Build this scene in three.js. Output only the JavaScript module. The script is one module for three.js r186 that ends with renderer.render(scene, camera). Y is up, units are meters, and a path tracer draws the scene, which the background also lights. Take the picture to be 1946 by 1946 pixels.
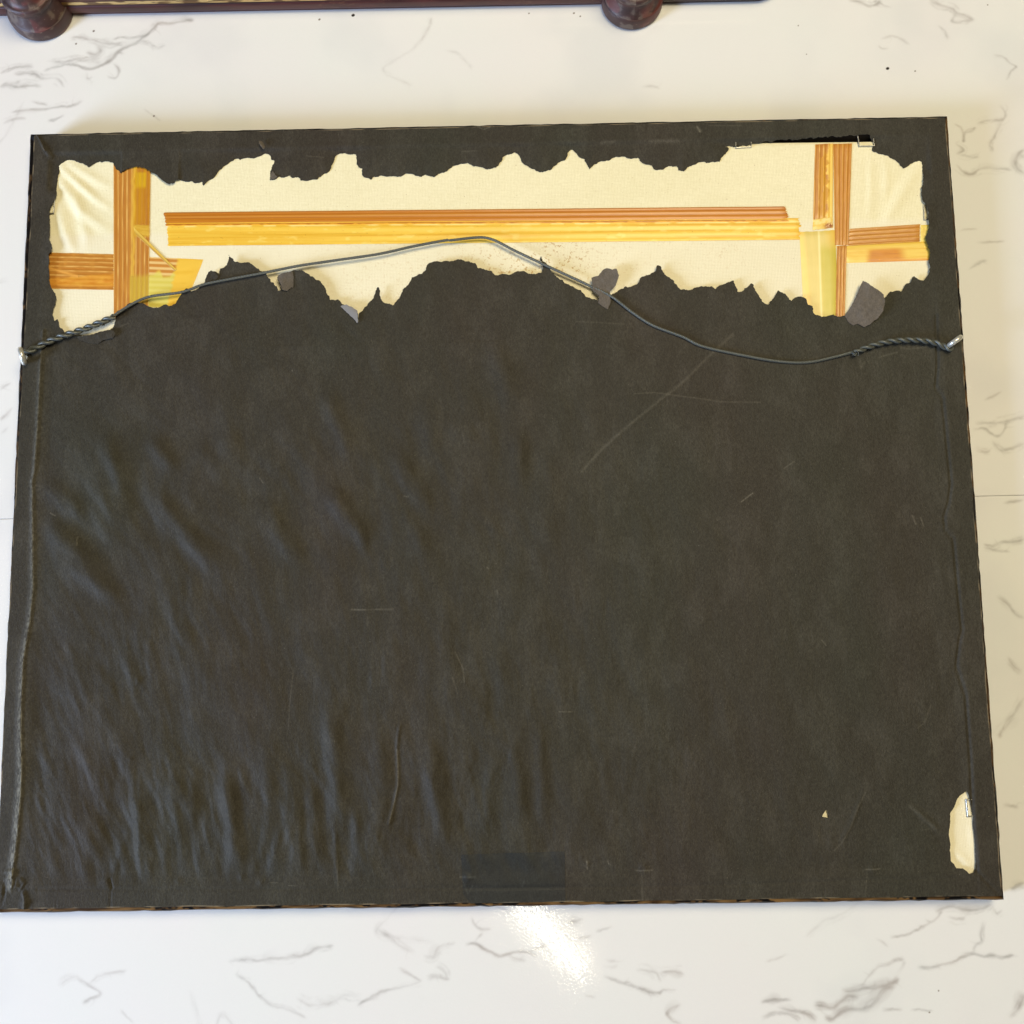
import * as THREE from 'three';
import { mergeGeometries } from 'three/addons/utils/BufferGeometryUtils.js';
import { RectAreaLightUniformsLib } from 'three/addons/lights/RectAreaLightUniformsLib.js';

// ------------------------------------------------------------------ camera, light, exposure
const scene = new THREE.Scene();
const camera = new THREE.PerspectiveCamera(53.06, 1, 0.05, 20);
camera.position.set(0.0196, 0.7129, 0.0981);
camera.up.set(0.01649, 0.12478, -0.99205);
camera.lookAt(0.0196 - 0.008604, 0.7129 - 0.992128, 0.0981 - 0.124936);
camera.updateMatrixWorld();

const renderer = new THREE.WebGLRenderer({ antialias: true });
renderer.setSize(1024, 1024);
renderer.toneMapping = THREE.LinearToneMapping;
renderer.toneMappingExposure = 1.0;
renderer.shadowMap.enabled = true;
RectAreaLightUniformsLib.init();

scene.background = new THREE.Color().setRGB(0.04, 0.038, 0.034);     // dim walls of the room around the table

const srgb = (r, g, b) => new THREE.Color().setRGB(r / 255, g / 255, b / 255, THREE.SRGBColorSpace);
function areaLight(name, pos, target, w, h, color, power) {
  const l = new THREE.RectAreaLight(color, power, w, h);
  l.name = name; l.position.set(...pos); l.lookAt(...target); scene.add(l);
  return l;
}
const WINDOW = { pos: [-1.888, 0.757, 0.818], target: [-0.05, 0, 0], w: 0.55, h: 0.8 };
const CEILING = { pos: [0.45, 1.9, -0.45], target: [0, 0, 0], w: 0.8, h: 0.8 };
areaLight('window', WINDOW.pos, WINDOW.target, WINDOW.w, WINDOW.h, new THREE.Color().setRGB(0.525, 0.67, 0.96), 48);
areaLight('ceiling_lamp', CEILING.pos, CEILING.target, CEILING.w, CEILING.h, new THREE.Color().setRGB(1.0, 0.875, 0.59), 15.2);
const BULB = [0.05, 1.3, 0.637];

// ------------------------------------------------------------------ helpers
function seeded(s) {
  return () => { s = (s + 0x6d2b79f5) | 0; let t = Math.imul(s ^ (s >>> 15), 1 | s); t = (t + Math.imul(t ^ (t >>> 7), 61 | t)) ^ t; return ((t ^ (t >>> 14)) >>> 0) / 4294967296; };
}
const NT = new Float32Array(65536), nrnd = seeded(11);
for (let i = 0; i < 65536; i++) NT[i] = nrnd();
function noise(x, y) {
  const xf = Math.floor(x), yf = Math.floor(y);
  let u = x - xf, v = y - yf;
  u = u * u * (3 - 2 * u); v = v * v * (3 - 2 * v);
  const x0 = xf & 255, x1 = (xf + 1) & 255, y0 = (yf & 255) << 8, y1 = ((yf + 1) & 255) << 8;
  const a = NT[y0 + x0], b = NT[y0 + x1], c = NT[y1 + x0], d = NT[y1 + x1];
  return a + (b - a) * u + (c - a) * v + (a - b - c + d) * u * v;
}
function fbm(x, y, n = 4) {
  let s = 0, a = 0.5, t = 0;
  for (let i = 0; i < n; i++) { s += a * noise(x, y); t += a; a *= 0.5; x = x * 2.03 + 17.3; y = y * 2.03 + 9.1; }
  return s / t;
}
const clamp = (x, a = 0, b = 1) => Math.min(b, Math.max(a, x));
const smooth = (a, b, x) => { const t = clamp((x - a) / (b - a)); return t * t * (3 - 2 * t); };
const mix = (a, b, t) => a + (b - a) * t;
const mix3 = (a, b, t) => [mix(a[0], b[0], t), mix(a[1], b[1], t), mix(a[2], b[2], t)];

function dataTex(w, h, fn, color = true, wrap = THREE.ClampToEdgeWrapping) {       // fn(u, v) -> [r, g, b] in 0..255 or one number in 0..1
  const d = new Uint8Array(w * h * 4);
  for (let j = 0; j < h; j++) for (let i = 0; i < w; i++) {
    const c = fn((i + 0.5) / w, (j + 0.5) / h), k = (j * w + i) * 4;
    if (color) { d[k] = clamp(c[0], 0, 255); d[k + 1] = clamp(c[1], 0, 255); d[k + 2] = clamp(c[2], 0, 255); } else d[k] = d[k + 1] = d[k + 2] = clamp(c) * 255;
    d[k + 3] = 255;
  }
  const t = new THREE.DataTexture(d, w, h);
  if (color) t.colorSpace = THREE.SRGBColorSpace;
  t.magFilter = THREE.LinearFilter; t.minFilter = THREE.LinearMipmapLinearFilter; t.generateMipmaps = true;
  t.wrapS = t.wrapT = wrap; t.needsUpdate = true;
  return t;
}
function mesh(name, geometry, material, parent) {
  const m = new THREE.Mesh(geometry, material);
  m.name = name; m.castShadow = m.receiveShadow = true; parent.add(m);
  return m;
}
function geo(pos, index, uv) {
  const g = new THREE.BufferGeometry();
  g.setAttribute('position', new THREE.Float32BufferAttribute(pos, 3));
  if (uv) g.setAttribute('uv', new THREE.Float32BufferAttribute(uv, 2));
  g.setIndex(index); g.computeVertexNormals();
  return g;
}
// outline -> the same outline with small random teeth, as torn paper has
function ragged(poly, step, amp, seed) {
  const r = seeded(seed), out = [];
  for (let i = 0; i < poly.length; i++) {
    const [x0, z0] = poly[i], [x1, z1] = poly[(i + 1) % poly.length], L = Math.hypot(x1 - x0, z1 - z0), n = Math.max(1, Math.round(L / step));
    for (let k = 0; k < n; k++) {
      const t = k / n, o = (r() - 0.5) * 2 * amp * (k ? 1 : 0.4);
      out.push([x0 + (x1 - x0) * t - ((z1 - z0) / (L || 1)) * o, z0 + (z1 - z0) * t + ((x1 - x0) / (L || 1)) * o]);
    }
  }
  return out;
}
function signedTo(poly) {                    // > 0 outside, < 0 inside
  return (x, z) => {
    let best = 1e9, inside = false;
    for (let i = 0, j = poly.length - 1; i < poly.length; j = i++) {
      const ax = poly[j][0], az = poly[j][1], bx = poly[i][0], bz = poly[i][1], dx = bx - ax, dz = bz - az;
      const t = clamp(((x - ax) * dx + (z - az) * dz) / (dx * dx + dz * dz || 1)), ex = x - ax - dx * t, ez = z - az - dz * t, d = ex * ex + ez * ez;
      if (d < best) best = d;
      if (az > z !== bz > z && x < (dx * (z - az)) / dz + ax) inside = !inside;
    }
    return inside ? -Math.sqrt(best) : Math.sqrt(best);
  };
}
const boundsOf = (poly) => poly.reduce((b, [x, z]) => [Math.min(b[0], x), Math.max(b[1], x), Math.min(b[2], z), Math.max(b[3], z)], [1e9, -1e9, 1e9, -1e9]);
// a sheet over the grid xs * zs (mm), kept where keep(x, z) > 0, at height(x, z, keep) mm, with a thin cut edge
function sheet(xs, zs, keep, height, thick, uvOf) {
  const nx = xs.length, pos = [], uv = [], index = [], ids = new Map(), edge = [];
  const S = new Float32Array(nx * zs.length);
  for (let j = 0; j < zs.length; j++) for (let i = 0; i < nx; i++) S[j * nx + i] = keep(xs[i], zs[j]);
  const put = (x, z, s) => { pos.push(x / 1000, height(x, z, s) / 1000, z / 1000); uv.push(...uvOf(x, z)); return pos.length / 3 - 1; };
  const at = (k) => { if (!ids.has(k)) ids.set(k, put(xs[k % nx], zs[(k / nx) | 0], S[k])); return ids.get(k); };
  const cut = (a, b) => {
    const key = a < b ? a * 1e7 + b : b * 1e7 + a;
    if (!ids.has(key)) { const t = S[a] / (S[a] - S[b]); ids.set(key, put(mix(xs[a % nx], xs[b % nx], t), mix(zs[(a / nx) | 0], zs[(b / nx) | 0], t), 0)); }
    return ids.get(key);
  };
  const tri = (a, b, c) => {
    const q = [], on = [], k = [a, b, c];
    for (let i = 0; i < 3; i++) {
      const p = k[i], n = k[(i + 1) % 3];
      if (S[p] > 0) { q.push(at(p)); on.push(0); }
      if (S[p] > 0 !== S[n] > 0) { q.push(cut(p, n)); on.push(1); }
    }
    for (let i = 1; i + 1 < q.length; i++) index.push(q[0], q[i], q[i + 1]);
    for (let i = 0; i < q.length; i++) if (on[i] && on[(i + 1) % q.length]) edge.push(q[i], q[(i + 1) % q.length]);
  };
  for (let j = 0; j + 1 < zs.length; j++) for (let i = 0; i + 1 < nx; i++) {
    const k = j * nx + i;
    if (S[k] <= 0 && S[k + 1] <= 0 && S[k + nx] <= 0 && S[k + nx + 1] <= 0) continue;
    tri(k, k + nx, k + 1); tri(k + 1, k + nx, k + nx + 1);
  }
  const g = geo(pos, index, uv);
  if (!thick) return g;
  const p2 = [], u2 = [], i2 = [];
  for (let e = 0; e < edge.length; e += 2) {
    const o = p2.length / 3;
    for (const [v, d] of [[edge[e], 0], [edge[e], thick], [edge[e + 1], 0], [edge[e + 1], thick]]) {
      p2.push(pos[v * 3], pos[v * 3 + 1] - d / 1000, pos[v * 3 + 2]); u2.push(uv[v * 2], uv[v * 2 + 1]);
    }
    i2.push(o, o + 1, o + 2, o + 2, o + 1, o + 3);
  }
  return edge.length ? mergeGeometries([g, geo(p2, i2, u2)]) : g;
}
const range = (a, b, step) => { const n = Math.max(1, Math.round((b - a) / step)); return Array.from({ length: n + 1 }, (_, i) => a + ((b - a) * i) / n); };
// a bar along points (m) with a round section
function wireGeo(points, radius, seg = 8, perSpan = 6) {
  const c = new THREE.CatmullRomCurve3(points.map((p) => new THREE.Vector3(...p)), false, 'centripetal');
  const g = new THREE.TubeGeometry(c, Math.max(8, points.length * perSpan), radius, seg, false), caps = [];
  for (const t of [0, 1]) { const s = new THREE.SphereGeometry(radius, seg, 6); s.translate(...c.getPoint(t).toArray()); caps.push(s); }
  return mergeGeometries([g, ...caps]);
}

// ------------------------------------------------------------------ the table: two marble-printed panels that meet in a hairline joint
const T0 = { x: -420, z: -430, s: 850 };                             // mm covered by the print
const cvs = document.createElement('canvas'), veins = document.createElement('canvas');
cvs.width = cvs.height = 2048; veins.width = veins.height = 1024;
const base = cvs.getContext('2d'), ctx = veins.getContext('2d');
{
  const K = 2048 / T0.s, k = 1024 / T0.s, X = (x) => (x - T0.x) * k, Z = (z) => (z - T0.z) * k, rnd = seeded(77);
  ctx.lineCap = ctx.lineJoin = 'round';
  // a printed vein: strands (mm) that wander along the line, swell, fade out and come back, with short branches
  const stroke = (x0, z0, x1, z1, w, al) => { ctx.strokeStyle = 'rgba(0,0,0,' + clamp(al).toFixed(3) + ')'; ctx.lineWidth = Math.max(0.7, w * k); ctx.beginPath(); ctx.moveTo(X(x0), Z(z0)); ctx.lineTo(X(x1), Z(z1)); ctx.stroke(); };
  function strand(line, off, width, alpha, seed, gaps) {
    for (let i = 0; i + 1 < line.length; i++) {
      const at = (q) => { const [x, z, nx, nz] = line[q], o = off * (0.4 + 1.2 * (noise(q * 0.05, seed) - 0.3)) + 1.6 * (noise(q * 0.13, seed + 7) - 0.5) + 0.7 * (noise(q * 0.55, seed + 3) - 0.5); return [x + nx * o, z + nz * o]; };
      const [x0, z0] = at(i), [x1, z1] = at(i + 1), vis = smooth(gaps, gaps + 0.3, noise(i * 0.09, seed + 31) * 0.7 + noise(i * 0.4, seed + 5) * 0.3), ends = Math.min(1, (i + 1) / 5, (line.length - i) / 5);
      const w = width * (0.4 + 1.5 * Math.pow(noise(i * 0.16, seed + 60), 2)), al = alpha * vis * ends * (0.35 + 0.75 * noise(i * 0.3, seed + 90));
      if (al > 0.01) { stroke(x0, z0, x1, z1, w, al); stroke(x0, z0, x1, z1, w * 3.2 + 0.5, al * 0.13); }
    }
  }
  function vein(pts, width, alpha, wisps = 0) {
    const c = new THREE.CatmullRomCurve3(pts.map(([x, z]) => new THREE.Vector3(x, 0, z)), false, 'centripetal'), L = c.getLength(), n = Math.max(4, Math.round(L / 0.8)), line = [];
    for (let i = 0; i <= n; i++) { const p = c.getPoint(i / n), t = c.getTangent(i / n); line.push([p.x, p.z, -t.z, t.x]); }
    strand(line, 0, width, alpha * 1.05, rnd() * 200, -0.1);
    for (let q = 0; q < 2 + wisps * 16; q++) strand(line, (rnd() - 0.5) * (2 + wisps * 22), width * (0.3 + 0.5 * rnd()), alpha * (0.25 + 0.45 * rnd()), rnd() * 200, 0.36);
    if (wisps > 0.15) strand(line, (rnd() - 0.5) * 6, width * 7, alpha * 0.1, rnd() * 200, 0.3);   // a pale cloud along it
    for (let q = 0; q < L * wisps * 0.12; q++) {                        // short branches
      const i = Math.floor(rnd() * n);
      let [x, z] = line[i], h = Math.atan2(line[i][3], line[i][2]) + (rnd() < 0.5 ? 1 : -1) * (0.5 + rnd() * 0.7) - 1.57, m = 4 + rnd() * 8;
      for (let e = 0; e < m; e++) { const ex = x + Math.cos(h) * 0.7, ez = z + Math.sin(h) * 0.7; stroke(x, z, ex, ez, width * 0.6, alpha * 0.55 * (1 - e / m)); x = ex; z = ez; h += (rnd() - 0.5) * 0.9; }
    }
  }
  const V = [
    // [outline, width mm, strength, wisps]
    [[[-362.3, -316.3], [-356.2, -317.2], [-349.0, -316.0], [-342.0, -317.4], [-331.8, -315.6]], 0.9, 0.42, 0.3],
    [[[-362.8, -327.6], [-355.8, -330.1], [-347.7, -332.1], [-338.6, -332.5]], 0.6, 0.38, 0.3],
    [[[-330.2, -328.0], [-322.2, -330.5], [-313.2, -333.5], [-306.0, -331.8], [-297.7, -329.4], [-289.6, -330.9], [-283.6, -333.5], [-278.7, -337.1], [-275.8, -341.9], [-267.8, -346.7], [-259.2, -350.8], [-252.8, -356.7], [-247.8, -360.9], [-245.8, -364.2], [-235.6, -364.5], [-226.5, -366.5], [-219.3, -366.3]], 0.8, 0.5, 0.16],
    [[[-310.9, -354.7], [-302.7, -354.0], [-292.4, -351.5], [-282.1, -348.6], [-271.9, -348.9]], 0.7, 0.42, 0.3],
    [[[-279.1, -351.8], [-273.1, -354.4], [-265.9, -353.4], [-256.8, -354.6], [-251.7, -357.2]], 0.6, 0.42, 0.1],
    [[[-259.2, -349.7], [-252.5, -348.5], [-247.3, -345.1], [-240.2, -346.6]], 0.6, 0.4, 0.1],
    [[[-276.8, -342.0], [-270.6, -340.2]], 0.9, 0.4, 0],
    [[[-278.5, -333.9], [-273.8, -327.8], [-276.1, -322.0], [-282.3, -323.2]], 0.6, 0.38, 0.1],
    [[[-328.6, -336.6], [-314.3, -336.3], [-306.2, -337.7], [-298.0, -337.6], [-287.8, -337.3]], 0.7, 0.34, 0.3],
    [[[-353.2, -296.2], [-341.1, -297.6], [-328.0, -298.4], [-316.9, -300.3], [-308.8, -300.1], [-300.9, -304.2]], 0.6, 0.38, 0.2],
    [[[-358.9, -288.3], [-351.0, -291.4], [-341.9, -291.7]], 0.6, 0.34, 0.2],
    [[[-325.6, -289.2], [-320.5, -289.6], [-313.6, -293.2]], 0.5, 0.3, 0.1],
    [[[-352.5, -325.7], [-342.4, -326.1], [-336.2, -325.4], [-332.0, -322.6], [-319.8, -321.8], [-314.5, -315.2]], 1.0, 0.3, 0.4],
    [[[-298.6, -326.8], [-297.4, -321.3], [-293.4, -322.3]], 0.8, 0.3, 0.3],
    [[[-292.3, -347.2], [-288.1, -343.8], [-292.0, -340.7], [-298.2, -343.0]], 0.9, 0.28, 0.4],
    [[[-338.4, -304.5], [-331.2, -302.7], [-326.1, -301.5]], 0.5, 0.3, 0.1],
    [[[-255.1, -296.8], [-246.8, -291.3], [-241.6, -286.9]], 0.4, 0.26, 0],
    // upper right
    [[[269.6, -371.8], [277.6, -370.5], [285.5, -367.1], [290.6, -368.1], [292.8, -370.8]], 0.7, 0.4, 0.2],
    [[[291.7, -370.2], [295.5, -366.3], [301.5, -364.6]], 0.6, 0.36, 0.1],
    [[[330.1, -370.5], [336.9, -366.0], [345.8, -363.6], [349.6, -359.7], [357.4, -356.8], [361.2, -353.5]], 0.8, 0.4, 0.2],
    [[[349.6, -359.7], [345.1, -353.3], [352.1, -352.6], [359.2, -353.5]], 0.6, 0.3, 0.2],
    [[[334.8, -350.3], [339.5, -344.7], [341.6, -338.8]], 0.6, 0.3, 0.1],
    [[[374.3, -325.7], [381.2, -323.9], [385.8, -319.5], [390.6, -316.2], [386.3, -312.6], [382.8, -305.7]], 0.6, 0.45, 0],
    [[[289.6, -335.0], [291.5, -333.4], [297.6, -333.3]], 0.4, 0.3, 0],
    [[[291.9, -339.8], [300.1, -342.4], [308.0, -339.5], [312.8, -335.6]], 0.5, 0.2, 0.1],
    // right of the frame
    [[[341.1, -272.3], [346.3, -269.6], [347.5, -258.5], [349.0, -265.8], [355.1, -267.8], [357.2, -269.4]], 0.5, 0.34, 0.15],
    [[[358.4, -272.5], [364.6, -275.0], [371.5, -274.9], [377.5, -274.7], [379.9, -280.0], [376.4, -286.4]], 0.8, 0.4, 0.15],
    [[[376.4, -273.7], [370.6, -262.2], [367.2, -257.1], [367.3, -250.8]], 0.7, 0.4, 0.1],
    [[[341.6, -258.1], [347.1, -252.2], [341.9, -249.2]], 0.6, 0.3, 0.2],
    [[[341.9, -248.7], [349.7, -246.9], [357.6, -247.3]], 0.5, 0.3, 0.1],
    [[[340.4, -240.9], [346.8, -234.5], [352.7, -233.8], [356.9, -237.4], [370.8, -237.6], [380.5, -236.4]], 0.6, 0.34, 0.2],
    [[[390.8, -252.4], [386.5, -249.3], [383.5, -243.1], [384.6, -237.9], [389.4, -233.6]], 1.2, 0.3, 0.3],
    [[[387.4, -249.3], [390.3, -245.1]], 0.6, 0.3, 0.3],
    [[[338.9, -190.7], [345.8, -192.1], [352.7, -192.4]], 0.5, 0.3, 0],
    [[[351.0, -181.7], [360.8, -182.0], [371.5, -182.3]], 0.5, 0.3, 0.1],
    [[[344.6, -161.4], [350.8, -165.9], [353.8, -167.4], [357.8, -168.3]], 0.6, 0.4, 0.1],
    [[[341.1, -48.5], [351.5, -48.9], [359.6, -49.9], [367.8, -52.1], [375.5, -53.7]], 0.7, 0.42, 0.2],
    [[[338.6, -45.6], [347.8, -45.4], [352.1, -41.8], [356.6, -40.0], [361.5, -45.2], [364.3, -51.0]], 0.6, 0.36, 0.1],
    [[[339.9, -31.5], [345.5, -29.1], [350.0, -29.0]], 0.8, 0.34, 0.2],
    [[[351.7, -36.0], [358.1, -30.0], [366.1, -30.5], [374.0, -34.4]], 0.7, 0.34, 0.3],
    [[[348.1, -66.0], [355.2, -68.8], [361.2, -71.7]], 0.5, 0.32, 0],
    [[[356.4, 7.6], [363.3, 7.1], [370.9, 5.5]], 0.6, 0.4, 0],
    [[[340.7, 36.0], [346.3, 37.8], [353.2, 35.0], [361.2, 34.6], [368.8, 33.0]], 0.7, 0.42, 0.2],
    [[[340.5, 38.8], [348.3, 40.6], [358.4, 41.4]], 0.5, 0.36, 0.1],
    [[[347.0, 72.9], [353.4, 77.5], [357.5, 83.1], [364.5, 88.3]], 0.9, 0.34, 0.2],
    [[[351.2, 113.8], [355.4, 120.2], [359.7, 124.9]], 0.8, 0.36, 0.2],
    [[[360.4, 140.4], [353.0, 151.1], [344.4, 161.8], [340.9, 167.9]], 0.8, 0.36, 0.25],
    [[[340.6, 212.9], [346.1, 212.8], [350.6, 213.5]], 0.6, 0.4, 0.2],
    [[[341.1, 266.6], [344.8, 266.2], [348.6, 264.0], [350.9, 263.6]], 0.8, 0.36, 0.3],
    // left of the frame
    [[[-351.4, -85.4], [-348.5, -88.0], [-344.0, -90.6]], 0.7, 0.32, 0.2],
    [[[-350.3, -63.1], [-346.7, -66.1], [-342.5, -72.9]], 0.7, 0.32, 0.2],
    [[[-349.8, -53.2], [-346.9, -55.4], [-344.1, -58.4]], 0.5, 0.24, 0],
    // bottom right
    [[[290.8, 281.0], [295.4, 278.9], [301.8, 277.7], [308.0, 279.5], [314.3, 280.5], [321.6, 279.7], [328.1, 277.1]], 0.9, 0.4, 0.2],
    [[[284.1, 286.2], [287.2, 287.1]], 0.8, 0.4, 0],
    [[[260.0, 296.7], [266.4, 295.9], [272.8, 294.7], [276.5, 292.6], [280.2, 291.3], [283.0, 289.6], [291.4, 284.9], [295.4, 279.3]], 0.6, 0.4, 0.08],
    [[[298.6, 285.0], [304.8, 286.4], [310.3, 285.6]], 0.5, 0.3, 0.2],
    [[[250.5, 297.9], [254.4, 299.7], [257.9, 302.7]], 0.6, 0.3, 0],
    [[[322.8, 287.5], [320.4, 295.3], [320.6, 299.6], [316.3, 303.0], [314.2, 306.4]], 0.6, 0.4, 0.1],
    [[[276.8, 315.9], [283.9, 316.8], [293.0, 314.4], [303.1, 312.3], [308.7, 309.0], [314.1, 307.7], [321.2, 310.0], [326.6, 309.2], [334.6, 310.1], [340.1, 308.9]], 0.8, 0.44, 0.15],
    [[[239.3, 327.0], [244.2, 321.1], [249.9, 316.0], [257.1, 314.3], [262.7, 311.0], [268.2, 310.6]], 0.6, 0.36, 0.1],
    [[[262.2, 320.4], [267.9, 314.5], [268.1, 311.9]], 0.5, 0.3, 0],
    [[[225.7, 331.1], [235.6, 330.4], [244.6, 328.8], [253.7, 327.2], [260.0, 326.4], [263.8, 323.0]], 1.0, 0.42, 0.25],
    [[[207.4, 338.6], [212.7, 339.5], [218.9, 341.3], [225.3, 337.1], [230.0, 333.7], [237.1, 334.7]], 1.1, 0.4, 0.3],
    [[[214.1, 345.9], [217.6, 348.1], [223.1, 344.7], [229.5, 342.3], [240.3, 341.5], [246.8, 337.3], [253.5, 329.7], [259.9, 327.3]], 1.2, 0.34, 0.3],
    [[[172.5, 336.9], [178.0, 335.7], [184.2, 335.3], [192.3, 335.9]], 0.8, 0.42, 0.2],
    [[[183.2, 339.2], [192.0, 341.8], [198.2, 343.2], [203.5, 344.5], [207.7, 348.8]], 1.0, 0.42, 0.25],
    [[[172.1, 346.7], [181.2, 343.4], [190.1, 344.4], [197.9, 347.8]], 0.8, 0.34, 0.3],
    [[[334.5, 347.3], [340.1, 343.6], [343.2, 338.5], [345.5, 333.4]], 1.3, 0.42, 0.3],
    [[[251.9, 342.5], [265.2, 342.8]], 0.3, 0.4, 0],
    [[[270.6, 342.9], [284.8, 343.3]], 0.3, 0.4, 0],
    [[[176.4, 311.6], [183.6, 310.0], [191.0, 307.1]], 0.5, 0.2, 0],
    [[[329.0, 277.2], [331.2, 283.3], [335.0, 280.7]], 0.7, 0.3, 0.3],
    [[[341.4, 267.7], [346.2, 264.3], [350.9, 263.5]], 0.7, 0.34, 0.2],
    // bottom centre
    [[[-18.3, 280.4], [-15.2, 284.8], [-11.6, 288.4], [-5.2, 288.0]], 0.5, 0.32, 0.1],
    [[[-21.7, 297.4], [-15.3, 297.4], [-10.8, 300.1], [-5.4, 303.2], [-0.0, 305.0], [6.3, 304.2], [11.8, 303.4], [19.0, 303.5], [25.3, 306.2]], 0.8, 0.46, 0.1],
    [[[6.3, 304.2], [11.7, 306.9], [18.0, 308.2]], 0.6, 0.34, 0.1],
    [[[19.0, 303.5], [25.4, 301.0], [32.7, 298.5]], 0.6, 0.34, 0],
    [[[-15.3, 296.1], [-12.6, 292.7], [-10.7, 291.0]], 0.5, 0.3, 0],
    [[[-49.9, 304.4], [-43.5, 305.3], [-40.8, 301.0], [-35.3, 298.5], [-28.9, 296.8]], 0.8, 0.26, 0.3],
    [[[-47.2, 320.4], [-42.7, 318.3], [-37.3, 319.6], [-32.8, 320.1]], 0.7, 0.34, 0.2],
    [[[-42.6, 311.4], [-37.2, 314.9], [-34.6, 319.2]], 0.8, 0.24, 0.3],
    [[[50.9, 295.6], [56.3, 294.4], [61.8, 293.6]], 0.5, 0.36, 0],
    [[[64.6, 290.6], [69.1, 289.4], [75.5, 287.3]], 0.5, 0.36, 0],
    [[[44.8, 284.7], [51.1, 283.9], [56.6, 282.7]], 0.7, 0.3, 0.3],
    [[[70.4, 308.9], [74.9, 310.2], [77.6, 309.4]], 0.8, 0.3, 0.3],
    [[[69.2, 319.6], [76.4, 321.4], [81.7, 323.2], [86.2, 323.3]], 0.6, 0.38, 0.1],
    [[[83.5, 323.7], [89.7, 326.7], [96.9, 329.0], [105.8, 330.4], [107.7, 328.7], [116.7, 328.8]], 0.8, 0.42, 0.15],
    [[[107.1, 317.5], [114.4, 316.7], [122.4, 318.5]], 0.8, 0.34, 0.3],
    [[[91.0, 314.7], [98.2, 315.7], [104.4, 318.3], [106.9, 323.5]], 0.7, 0.24, 0.3],
    [[[119.9, 337.4], [114.5, 339.9], [109.9, 343.2], [113.3, 346.7], [119.5, 349.3]], 0.8, 0.4, 0.2],
    [[[56.3, 331.1], [63.5, 332.0]], 0.4, 0.28, 0],
    // bottom left
    [[[-281.4, 315.5], [-273.9, 320.4], [-265.0, 326.0], [-270.7, 329.4], [-276.4, 332.1]], 0.7, 0.3, 0.1],
    [[[-272.5, 320.4], [-266.8, 315.7], [-256.7, 313.0], [-248.0, 311.7]], 0.6, 0.24, 0.1],
    [[[-292.8, 320.9], [-287.2, 316.8], [-279.9, 315.5]], 0.7, 0.16, 0.2],
    [[[-251.6, 336.5], [-247.1, 340.7], [-242.6, 344.8]], 0.6, 0.3, 0.1],
    [[[-175.3, 314.7], [-167.9, 318.9], [-163.5, 323.1], [-159.1, 329.3], [-151.7, 334.9], [-140.1, 337.8], [-128.5, 343.4]], 0.8, 0.34, 0.15],
    [[[-179.8, 307.0], [-168.1, 306.5], [-153.6, 305.3], [-139.1, 304.7], [-128.9, 302.1], [-118.8, 298.7], [-110.1, 298.1]], 0.8, 0.26, 0.3],
    [[[-93.9, 335.6], [-86.7, 331.6], [-79.5, 327.5], [-67.9, 324.9], [-51.7, 321.0]], 0.7, 0.32, 0.15],
    [[[-79.5, 288.1], [-72.3, 293.1], [-66.5, 297.3], [-56.3, 303.0]], 0.8, 0.2, 0.3],
    [[[-66.5, 312.5], [-59.2, 316.8], [-51.7, 321.0]], 0.6, 0.24, 0.1],
    [[[-134.4, 331.0], [-125.7, 335.2], [-114.2, 334.0], [-102.6, 331.4], [-91.1, 332.9]], 0.9, 0.16, 0.4],
    [[[113.2, -306.1], [121.2, -307.0], [127.2, -304.7]], 0.8, 0.16, 0.3],
    [[[-244.7, -148.5], [-244.7, -148.4]], 0.4, 0.1, 0],
    [[[-31.3, -338.6], [-21.6, -336.3], [-15.8, -329.9], [-11.9, -323.6]], 0.6, 0.14, 0.2],
  ];
  for (const [p, w, a, q] of V) vein(p, w * 0.92, a * 0.66, q);
  // faint broad veins between
  for (let q = 0; q < 26; q++) {
    const x = T0.x + rnd() * T0.s, z = T0.z + rnd() * T0.s, a = rnd() * 6.28, p = [[x, z]];
    for (let s = 1; s < 5; s++) p.push([x + Math.cos(a + (rnd() - 0.5)) * 14 * s, z + Math.sin(a + (rnd() - 0.5)) * 14 * s]);
    vein(p, 0.9, 0.07, 0.2);
  }
  const cover = ctx.getImageData(0, 0, 1024, 1024).data, cov = (x, y) => cover[(Math.min(1023, Math.max(0, y)) * 1024 + Math.min(1023, Math.max(0, x))) * 4 + 3] / 255;
  const img = base.createImageData(2048, 2048);
  for (let j = 0; j < 2048; j++) for (let i = 0; i < 2048; i++) {
    const x = i / K, z = j / K, o = (j * 2048 + i) * 4, px = i / 2 - 0.25, py = j / 2 - 0.25, x0 = Math.floor(px), y0 = Math.floor(py), fx = px - x0, fy = py - y0;
    const a = mix(mix(cov(x0, y0), cov(x0 + 1, y0), fx), mix(cov(x0, y0 + 1), cov(x0 + 1, y0 + 1), fx), fy), warm = (noise(x * 0.05, z * 0.05 + 90) - 0.5) * 10;
    const cloud = smooth(0.52, 0.8, fbm(x * 0.012 + 3, z * 0.012 + 7, 4)), pink = fbm(x * 0.02 + 40, z * 0.02, 3) - 0.5, g = (noise(x * 2.2, z * 2.2) - 0.5) * 1.6;
    img.data[o] = mix(236 - cloud * 7 + pink * 2 + g, 152 + warm, a); img.data[o + 1] = mix(235 - cloud * 6.5 - pink * 2 + g, 146, a); img.data[o + 2] = mix(234 - cloud * 5 + g, 143 - warm * 0.5, a); img.data[o + 3] = 255;
  }
  base.putImageData(img, 0, 0);
  // crumbs and flecks of dirt
  const spot = ([x, z], r, c) => { base.fillStyle = c; base.beginPath(); base.ellipse((x - T0.x) * K, (z - T0.z) * K, r * K * 1.25, r * K, -0.5, 0, 7); base.fill(); };
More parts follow.
